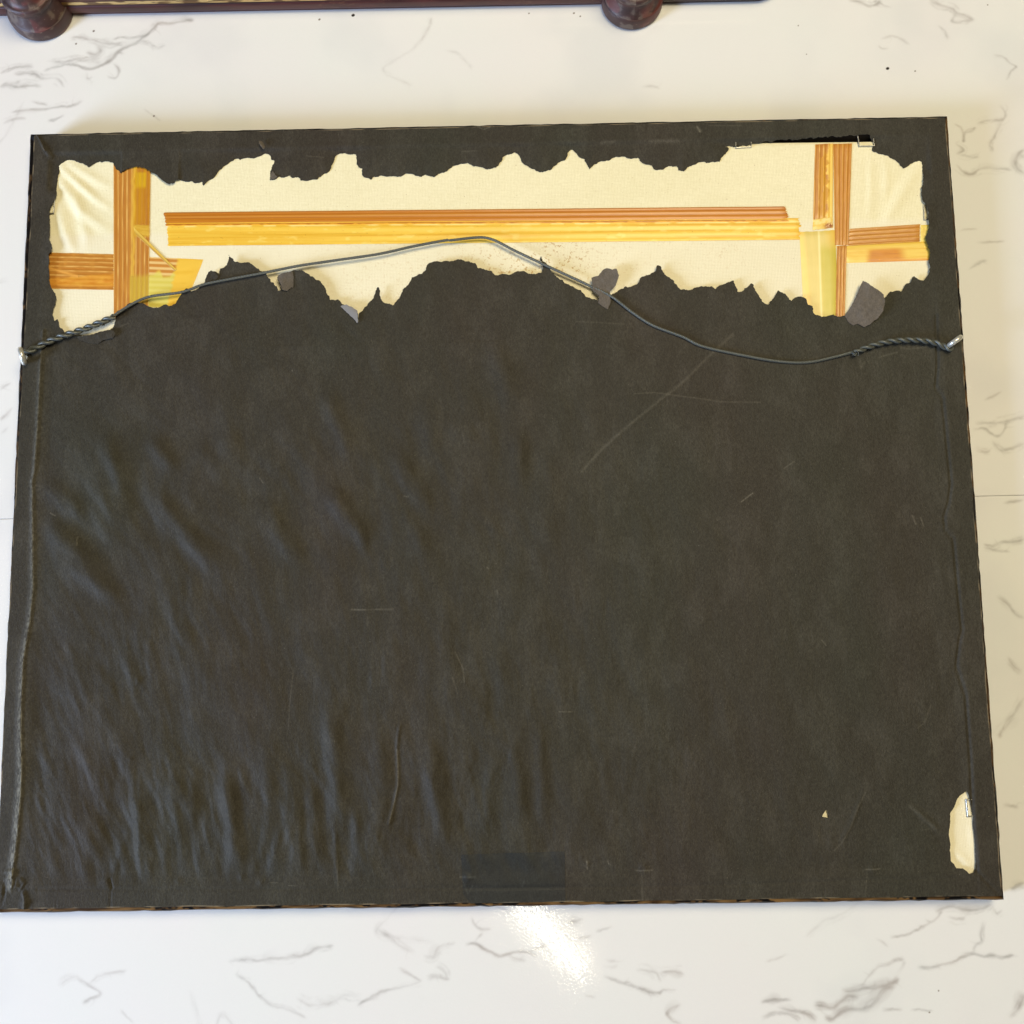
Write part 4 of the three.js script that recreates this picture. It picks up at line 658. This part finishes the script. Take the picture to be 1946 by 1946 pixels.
// torn pieces folded over: outline, hinge line a-b, and how they rise from it
const underMat = new THREE.MeshStandardMaterial({ color: srgb(104, 97, 90), roughness: 0.85, map: dataTex(256, 256, (u, v) => { const n = (noise(u * 120, v * 90) - 0.5) * 40 + (noise(u * 30, v * 20) - 0.5) * 24; return [236 + n, 234 + n, 232 + n]; }, true, THREE.RepeatWrapping), bumpMap: fibreBump, bumpScale: 0.00012 });
function flap(outline, hinge, rise, curl, seed, mat = underMat, over = 0.5) {
  const poly = ragged(outline, 0.8, 0.22, seed), d = signedTo(poly), b = boundsOf(poly), [[ax, az], [bx, bz]] = hinge, L = Math.hypot(bx - ax, bz - az);
  const cx = (b[0] + b[1]) / 2, cz = (b[2] + b[3]) / 2, side = Math.sign((bx - ax) * (cz - az) - (bz - az) * (cx - ax)) || 1;
  let reach = 1;
  for (const [x, z] of poly) reach = Math.max(reach, (side * ((bx - ax) * (z - az) - (bz - az) * (x - ax))) / L);
  const g = sheet(range(b[0] - 1, b[1] + 1, 0.6), range(b[2] - 1, b[3] + 1, 0.6), (x, z) => -d(x, z), (x, z) => {
    const t = Math.max(0, (side * ((bx - ax) * (z - az) - (bz - az) * (x - ax))) / L) / reach, k = paperKeep(x, z);
    const base = Math.max(paperY(x, z, Math.max(k, 0)), T - 1.2) + over;
    return base + rise * (Math.pow(t, curl) + 0.35 * Math.sin(Math.PI * t)) + 0.7 * (fbm(x * 0.22 + seed, z * 0.22, 2) - 0.5) * Math.min(1, t * 3);
  }, 0.25, (x, z) => (mat === paperMat ? [PU(x), PV(z)] : [x / 60, z / 60]));
  return mesh('torn_flap', withFine(g), mat, cover);
}
flap([[259.7, -146.7], [263.8, -144.2], [267.0, -141.7], [271.1, -139.1], [273.8, -136.6], [274.4, -131.7], [273.1, -124.9], [269.0, -120.0], [264.1, -116.2], [260.2, -114.2], [255.1, -116.9], [252.7, -115.7], [249.1, -118.5], [247.0, -122.9], [250.6, -128.2], [254.7, -135.0], [257.5, -141.8]], [[245.5, -121.5], [259.9, -109.5]], 3.0, 1.6, 31).userData.label = 'round grey flap of paper folded over on the right';
flap([[-104.2, -136.1], [-99.9, -136.6], [-95.6, -134.5], [-91.8, -131.7], [-91.4, -122.4], [-96.0, -127.9], [-101.3, -132.9]], [[-104.2, -136.1], [-91.4, -119.9]], 1.4, 1.2, 32, new THREE.MeshStandardMaterial({ color: srgb(128, 124, 120), roughness: 0.8 }));
flap([[-147.5, -158.3], [-143.6, -160.2], [-137.2, -161.1], [-137.1, -149.3], [-138.3, -150.2], [-141.1, -147.2], [-144.9, -148.0], [-145.9, -152.5], [-148.1, -156.3]], [[-137.2, -161.1], [-137.1, -148.4]], 1.5, 1.3, 33);
flap([[71.6, -152.8], [76.4, -154.0], [79.3, -157.6], [82.2, -159.5], [86.0, -158.2], [89.1, -158.9], [90.9, -153.9], [88.6, -147.0], [84.2, -142.7], [84.4, -134.8], [82.6, -129.9], [75.9, -134.5], [76.5, -139.4], [72.5, -143.4]], [[75.8, -132.5], [87.2, -130.3]], 1.8, 1.4, 34).userData.label = 'small grey flap of paper under the wire';
flap([[-198.0, -160.4], [-194.7, -163.4], [-192.2, -161.8], [-190.2, -159.1], [-191.6, -156.8], [-195.9, -155.4], [-200.2, -153.5]], [[-201.2, -153.0], [-188.7, -155.3]], 0.8, 1.2, 35, paperMat);
flap([[-289.3, -117.7], [-279.6, -118.5], [-272.2, -120.5], [-265.4, -121.8], [-262.5, -121.2], [-261.3, -118.5], [-262.9, -115.9], [-265.8, -115.6], [-269.8, -114.8], [-273.7, -112.3], [-280.6, -113.3], [-286.4, -115.1]], [[-291.0, -116.4], [-274.8, -110.8]], 1.9, 1.4, 36, paperMat).userData.label = 'curled strip of black paper below the wire on the left';
flap([[-162.9, -258.1], [-160.5, -258.6], [-158.5, -254.7], [-159.4, -252.1], [-161.7, -254.5]], [[-158.5, -255.7], [-156.0, -250.5]], 2.6, 1.2, 37);
flap([[-155.5, -231.1], [-154.8, -235.1], [-153.4, -237.4], [-151.4, -234.1], [-149.9, -233.0], [-151.8, -231.2]], [[-151.8, -231.2], [-149.9, -233.0]], -0.5, 1, 38);
flap([[-316.9, -254.3], [-313.5, -255.3], [-311.3, -251.1], [-312.2, -248.6], [-314.7, -249.5]], [[-316.9, -254.3], [-314.7, -249.5]], 0.3, 1, 39, paperMat, 0.25);
flap([[-324.3, -268.2], [-321.8, -265.8], [-317.0, -256.9], [-315.4, -253.8], [-316.9, -254.3], [-321.0, -260.1]], [[-324.3, -268.2], [-316.9, -254.3]], 0.9, 1, 40, paperMat, 0.2);
// a darker patch stuck on near the lower edge
{
  const p = [[-23.1, 235.9], [44.6, 234.6], [44.5, 266.3], [-17.2, 266.8], [-22.0, 260.8]], d = signedTo(p), b = boundsOf(p);
  const g = sheet(range(b[0] - 1, b[1] + 1, 1), range(b[2] - 1, b[3] + 1, 1), (x, z) => -d(x, z), (x, z) => paperY(x, z, 20) + 0.12, 0.1, (x, z) => [PU(x), PV(z)]);
  mesh('paper_patch', withFine(g), new THREE.MeshPhysicalMaterial({ map: paperMap, color: new THREE.Color().setRGB(0.55, 0.62, 0.74), roughness: 0.5, bumpMap: fibreBump, bumpScale: 0.0001, specularIntensity: 0.5 }), cover).userData.label = 'darker square patch near the lower edge';
}

// staples that hold the panel in the rails
const steel = new THREE.MeshStandardMaterial({ color: srgb(186, 184, 178), metalness: 1, roughness: 0.28 });
const zinc = new THREE.MeshStandardMaterial({ color: srgb(214, 212, 202), metalness: 0.55, roughness: 0.3 });
function staple(a, b, dir, len, y) {                                  // crown a-b (mm), legs of len towards dir, into the rail
  const p = (q, o, dy = 0) => [(q[0] + dir[0] * o) / 1000, (y + dy) / 1000, (q[1] + dir[1] * o) / 1000];
  const bars = [[p(a, 0), p(b, 0)], [p(a, 0), p(a, len, 0.1)], [p(b, 0), p(b, len, 0.1)]];
  mesh('staple', mergeGeometries(bars.map(([s, e]) => wireGeo([s, [(s[0] + e[0]) / 2, (s[1] + e[1]) / 2, (s[2] + e[2]) / 2], e], 0.00046, 8, 3))), steel, frame);
}
{
  const s1 = [[177.2, -248.4], [188.2, -248.8]], s2 = [[264.7, -247.9], [275.5, -247.7]], s3 = [[307.6, -202.9], [307.4, -192.3]], s4 = [[308.5, 205.7], [308.9, 216.4]], s5 = [[-309.1, -218.7], [-309.5, -209.1]];
  staple(s1[0], s1[1], [0, -1], 9, CT + 0.8); staple(s2[0], s2[1], [-0.08, -1], 12, CT + 1.0); staple(s3[0], s3[1], [1, 0], 8, CT + 0.7); staple(s4[0], s4[1], [1, 0], 8, CT + 1.4); staple(s5[0], s5[1], [-1, 0.05], 8, CT + 1.0);
}

// screw eyes in the side rails
function screwEye(center, tiltAxis, tilt, turn, R, r, mat = zinc) {
  const ring = new THREE.TorusGeometry(R, r, 16, 48);
  ring.rotateY(turn);
  if (tilt) ring.applyMatrix4(new THREE.Matrix4().makeRotationAxis(new THREE.Vector3(...tiltAxis).normalize(), tilt));
  ring.translate(...center);
  const shank = new THREE.CylinderGeometry(r * 0.95, r * 0.8, center[1] - R - 0.011 + 0.001, 14);
  shank.translate(center[0], 0.011 + (center[1] - R - 0.01) / 2, center[2]);
  return mesh('screw_eye', mergeGeometries([ring, shank]), mat, frame);
}
const eyeR = [[319.6, -101.6]][0], eyeL = [[-323.9, -103.0]][0];
screwEye([eyeR[0] / 1000, 0.0252, eyeR[1] / 1000], [1, 0, 0], 0, 0.62, 0.0044, 0.0018);
screwEye([eyeL[0] / 1000, 0.0252, eyeL[1] / 1000], [0.3, 0, 1], -0.35, -1.25, 0.0046, 0.0019);

// the hanging wire: strands twisted together, doubled back and wound on itself at both ends
const wireMat = new THREE.MeshStandardMaterial({ color: srgb(94, 97, 93), metalness: 0.2, roughness: 0.4 });
const wireMap = [[[-262.6, -131.2], [-251.4, -138.6], [-239.2, -144.3], [-214.4, -147.8], [-201.2, -152.5]], [[-195.1, -154.0], [-156.9, -160.7], [-133.1, -165.2], [-107.3, -168.7], [-75.7, -173.0], [-51.8, -178.1], [-27.8, -182.1]], [[-28.2, -181.9], [-4.3, -183.6], [3.3, -181.8], [17.6, -174.0], [38.3, -163.2], [70.3, -147.3], [85.2, -139.1], [100.0, -127.1], [113.0, -118.1], [134.5, -109.0]], [[145.1, -103.2], [173.0, -95.9], [200.9, -90.6], [219.6, -89.8], [238.6, -93.3], [252.8, -96.9]]].flat();
const endR = [[251.5, -95.6], [260.7, -99.2], [272.7, -102.5], [284.6, -103.7], [295.3, -103.5], [306.4, -101.6], [312.4, -99.0], [315.8, -96.5], [317.6, -97.6], [318.4, -98.9]], endL = [[-262.0, -130.7], [-270.5, -127.0], [-280.6, -122.8], [-289.6, -119.7], [-300.9, -115.8], [-308.7, -112.5], [-314.9, -109.1], [-320.5, -106.5], [-322.7, -105.7]];
function strands(path, n, radius, off, pitch, yOf, name, parent) {
  const c = new THREE.CatmullRomCurve3(path.map(([x, z], i) => new THREE.Vector3(x / 1000, yOf(x, z, i / (path.length - 1)) / 1000, z / 1000)), false, 'centripetal'), L = c.getLength(), N = Math.round(L / (pitch / 10)), out = [], up = new THREE.Vector3(0, 1, 0);
  const pts = c.getSpacedPoints(N);
  for (let s = 0; s < n; s++) {
    const line = pts.map((p, i) => {
      const t = c.getTangentAt(i / N), side = new THREE.Vector3().crossVectors(up, t).normalize(), nrm = new THREE.Vector3().crossVectors(t, side), a = (i * (L / N) * Math.PI * 2) / pitch + (s * Math.PI * 2) / n;
      return p.clone().addScaledVector(side, Math.cos(a) * off).addScaledVector(nrm, Math.sin(a) * off);
    });
    const curve = new THREE.CatmullRomCurve3(line);
    curve.arcLengthDivisions = N * 3;
    out.push(new THREE.TubeGeometry(curve, N, radius, 6, false));
  }
  return mesh(name, mergeGeometries(out), wireMat, parent);
}
const overPaper = (x, z) => { const k = paperKeep(x, z); return k > 0 ? paperY(x, z, k) : T - 0.4; };
const wireH = (x, z, t) => Math.max(overPaper(x, z) + 1.2, T + mix(2.8, 1.4, smooth(0.2, 0.95, t)) - 1.0 * smooth(0.5, 0.75, t) * smooth(0.98, 0.8, t));
const wire = strands(wireMap, 4, 0.00048, 0.00054, 0.0085, wireH, 'hanging_wire', frame);
wire.userData.label = 'grey twisted hanging wire between the two screw eyes';
strands(endR, 2, 0.00112, 0.00105, 0.0125, (x, z, t) => Math.max(overPaper(x, z) + 1.8, T + 2.6 + t), 'wire_twist', wire);
strands(endL, 2, 0.00125, 0.0012, 0.0135, (x, z, t) => T + 3.0 + 1.4 * t, 'wire_twist', wire);
// loose ends of the strands at the knots
const loose = [[], []];
{
  const r = seeded(9), kR = endR[0], kL = endL[1];
  for (const [k, n, set] of [[kR, 6, loose[0]], [kL, 5, loose[1]]]) for (let i = 0; i < n; i++) {
    const a = r() * 6.28, l = 1.6 + r() * 2.6, p = [];
    for (let s = 0; s < 6; s++) p.push([(k[0] + Math.cos(a + s * 0.7) * l * 0.5 * (0.4 + s * 0.16) + (r() - 0.5)) / 1000, (T + 2.2 + Math.sin(s * 0.9 + i) * 1.3 + 1) / 1000, (k[1] + 0.6 + Math.sin(a + s * 0.7) * l * 0.5 * (0.4 + s * 0.16)) / 1000]);
    set.push(wireGeo(p, 0.00032, 5, 4));
  }
}
for (const set of loose) mesh('wire_knot', mergeGeometries(set), wireMat, wire);

// ------------------------------------------------------------------ the dark red stand behind the frame: moulded base and two turned feet
const stand = new THREE.Group();
stand.name = 'wooden_stand';
stand.userData = { label: 'old dark red wooden stand with gilt line and turned feet, behind the picture frame', category: 'wooden stand' };
scene.add(stand);
{
  const base = [[-364.9, -371.1], [-305.4, -371.3], [-88.2, -370.9], [147.5, -370.5], [202.4, -370.4]], A = base[1], B = base[3], dir = [(B[0] - A[0]), (B[1] - A[1])], dl = Math.hypot(...dir), d = [dir[0] / dl, dir[1] / dl], n = [-d[1], d[0]];
  const start = -430, endX = 200, R = 26;                               // the front runs from far left to the rounded right end
  const at = (x) => A[1] + ((x - A[0]) * d[1]) / d[0];
  const path = [];
  for (const x of range(start, endX, 6)) path.push([x, at(x), n]);
  const c0 = [endX - n[0] * R, at(endX) - n[1] * R];
  for (let k = 1; k <= 12; k++) { const a = (k / 12) * Math.PI / 2, q = [n[0] * Math.cos(a) + d[0] * Math.sin(a), n[1] * Math.cos(a) + d[1] * Math.sin(a)]; path.push([c0[0] + q[0] * R, c0[1] + q[1] * R, q]); }
  for (let k = 1; k <= 3; k++) path.push([c0[0] + d[0] * R - n[0] * k * 11.3, c0[1] + d[1] * R - n[1] * k * 11.3, d]);
  const straight = range(start, endX, 6).length;
  const sweep = (sec, fn) => {
    const pos = [], uv = [], idx = [], m = sec.length;
    let run = 0;
    path.forEach(([x, z, q], i) => {
      if (i) run += Math.hypot(x - path[i - 1][0], z - path[i - 1][1]);
      sec.forEach(([o0, y], k) => { const o = i < straight ? o0 : Math.max(o0, -R + 0.1); pos.push((x + q[0] * o) / 1000, y / 1000, (z + q[1] * o) / 1000); uv.push(run / 640, k / (m - 1)); });
    });
    for (let i = 0; i + 1 < path.length; i++) for (let k = 0; k + 1 < m; k++) { const p = i * m + k; idx.push(p, p + m, p + 1, p + 1, p + m, p + m + 1); }
    return geo(pos, idx, uv);
  };
  const wood = (seed, k) => dataTex(1024, 64, (u, v) => {
    const g = fbm(u * 30 + seed, v * 6, 4), f = noise(u * 260, v * 30 + seed), red = mix3([58, 27, 25], [94, 46, 42], g);
    let c = mix3(red, [40, 22, 18], smooth(0.5, 0.8, fbm(u * 7 + seed, v * 2, 3)) * 0.8);
    c = mix3(c, [150, 122, 76], smooth(0.66, 0.8, f * 0.5 + fbm(u * 14 + 9, v * 3, 3) * 0.55) * k);
    return mix3(c, [30, 24, 18], smooth(0.75, 1, u) * 0.7);              // darker towards the right end
  });
  mesh('base_moulding', sweep([[-60, 0.2], [-1.6, 0.2], [-1.2, 0.9], [-1.4, 3.0], [-0.4, 3.6], [0, 5], [0, 9], [-0.8, 10.4], [-1.8, 10.9]]), new THREE.MeshStandardMaterial({ map: wood(3, 0.25), roughness: 0.42 }), stand);
  const gilt = dataTex(1024, 16, (u, v) => { const f = smooth(0.4, 0.6, fbm(u * 60, v * 2 + 3, 3)); return mix3([112, 82, 44], [206, 172, 108], f * smooth(1, 0.55, u)); });
  mesh('gilt_line', sweep([[-1.8, 10.9], [-1.5, 11.6], [-1.0, 12.2], [-1.0, 12.9], [-1.6, 13.6], [-2.2, 14]]), new THREE.MeshStandardMaterial({ map: gilt, roughness: 0.45, metalness: 0.2 }), stand);
  mesh('base_body', sweep([[-2.2, 14], [-2.0, 15], [-2.0, 24], [-3, 28], [-6, 31], [-24, 32], [-60, 32], [-60, 0.3]]), new THREE.MeshStandardMaterial({ map: wood(8, 0.12), roughness: 0.4 }), stand);
  const feet = [[[[-332.9, -375.1]][0], 24.0, 1], [[[108.4, -373.5]][0], 23.0, 0]];
  const footTex = (seed) => dataTex(256, 256, (u, v) => {
    const g = fbm(u * 10 + seed, v * 14, 4), dust = smooth(0.5, 0.72, fbm(u * 22 + seed * 2, v * 12, 4)), red = mix3([56, 36, 33], [84, 58, 54], g);
    let c = mix3(red, [136, 124, 108], dust * 0.55);
    c = mix3(c, [128, 62, 56], smooth(0.6, 0.7, fbm(u * 5 + seed, v * 5 + 2, 3)) * 0.5);
    return noise(u * 60, v * 60 + seed) > 0.95 ? mix3(c, [180, 165, 140], 0.5) : c;
  }, true, THREE.RepeatWrapping);
  for (const [[x, z], r, s] of feet) {
    const k = r / 24, prof = [[0.1, 0.2], [22.6, 0.2], [23.6, 1], [24, 3], [23.8, 7], [23, 10.2], [22.6, 10.8], [21.6, 11], [20.4, 14], [18.6, 17.5], [17.6, 20.5], [17.8, 22.4], [18.9, 23.4], [19.6, 25], [19.4, 27], [18.6, 28.4], [17.4, 28.6], [15, 29.5], [13.4, 33], [13, 40], [13.6, 52], [0.1, 53]];
    const g = new THREE.LatheGeometry(prof.map(([a, b]) => new THREE.Vector2((a * k) / 1000, (b * k) / 1000)), 64);
    g.translate(x / 1000, 0, z / 1000);
    mesh('turned_foot', g, new THREE.MeshStandardMaterial({ map: footTex(s * 7 + 2), roughness: 0.5 }), stand);
    // the flaking gilt collar where the foot meets the moulding
    const collar = new THREE.TorusGeometry(0.0212 * k, 0.0016, 8, 48, Math.PI * 0.96);
    collar.rotateX(Math.PI / 2); collar.rotateY(Math.PI); collar.translate(x / 1000, 0.0125, z / 1000 - 0.001);
    mesh('gilt_collar', collar, new THREE.MeshStandardMaterial({ map: gilt, roughness: 0.5 }), stand);
  }
}

// ------------------------------------------------------------------ what lights the table, out of the frame: a window on the left, a ceiling panel, a bulb behind the photographer
{
  const win = new THREE.Group();
  win.name = 'window'; win.userData = { label: 'bright window on the left that lights the table from the side', category: 'window' };
  win.position.set(...WINDOW.pos); win.lookAt(...WINDOW.target); win.translateZ(-0.02); scene.add(win);
  mesh('window_pane', new THREE.PlaneGeometry(WINDOW.w, WINDOW.h), new THREE.MeshStandardMaterial({ color: 0x000000, emissive: new THREE.Color().setRGB(0.9, 0.97, 1.05), emissiveIntensity: 1 }), win);
  const bars = [[0, WINDOW.h / 2 + 0.02, WINDOW.w + 0.08, 0.04], [0, -WINDOW.h / 2 - 0.02, WINDOW.w + 0.08, 0.04], [WINDOW.w / 2 + 0.02, 0, 0.04, WINDOW.h], [-WINDOW.w / 2 - 0.02, 0, 0.04, WINDOW.h]];
  mesh('window_frame', mergeGeometries(bars.map(([x, y, w, h]) => new THREE.BoxGeometry(w, h, 0.03).translate(x, y, 0))), new THREE.MeshStandardMaterial({ color: srgb(225, 224, 220), roughness: 0.5 }), win);
  const lamp = new THREE.Group();
  lamp.name = 'ceiling_lamp'; lamp.userData = { label: 'warm square ceiling lamp above the far right corner', category: 'lamp' };
  lamp.position.set(...CEILING.pos); lamp.lookAt(...CEILING.target); lamp.translateZ(-0.02); scene.add(lamp);
  mesh('lamp_diffuser', new THREE.PlaneGeometry(CEILING.w, CEILING.h), new THREE.MeshStandardMaterial({ color: 0x000000, emissive: new THREE.Color().setRGB(1, 0.86, 0.6), emissiveIntensity: 1 }), lamp);
  mesh('lamp_housing', new THREE.BoxGeometry(CEILING.w + 0.03, CEILING.h + 0.03, 0.03).translate(0, 0, -0.02), new THREE.MeshStandardMaterial({ color: srgb(225, 224, 220), roughness: 0.5 }), lamp);
  const bulb = new THREE.Group();
  bulb.name = 'tube_lamp'; bulb.userData = { label: 'short warm tube lamp overhead that glints on the table', category: 'tube lamp' };
  bulb.position.set(...BULB); scene.add(bulb);
  mesh('lamp_tube', new THREE.CapsuleGeometry(0.008, 0.2, 8, 20).rotateZ(Math.PI / 2).rotateY(-0.83), new THREE.MeshStandardMaterial({ color: 0xffffff, emissive: new THREE.Color().setRGB(1, 0.9, 0.66), emissiveIntensity: 44 }), bulb);
  mesh('lamp_fitting', new THREE.BoxGeometry(0.24, 0.02, 0.05).rotateY(-0.83).translate(0, 0.034, 0), new THREE.MeshStandardMaterial({ color: srgb(200, 198, 190), roughness: 0.5 }), bulb);
  const pl = new THREE.PointLight(new THREE.Color().setRGB(1, 0.88, 0.64), 0.004);
  pl.name = 'tube_lamp_light'; pl.position.set(...BULB); pl.castShadow = true; scene.add(pl);
}

renderer.render(scene, camera);
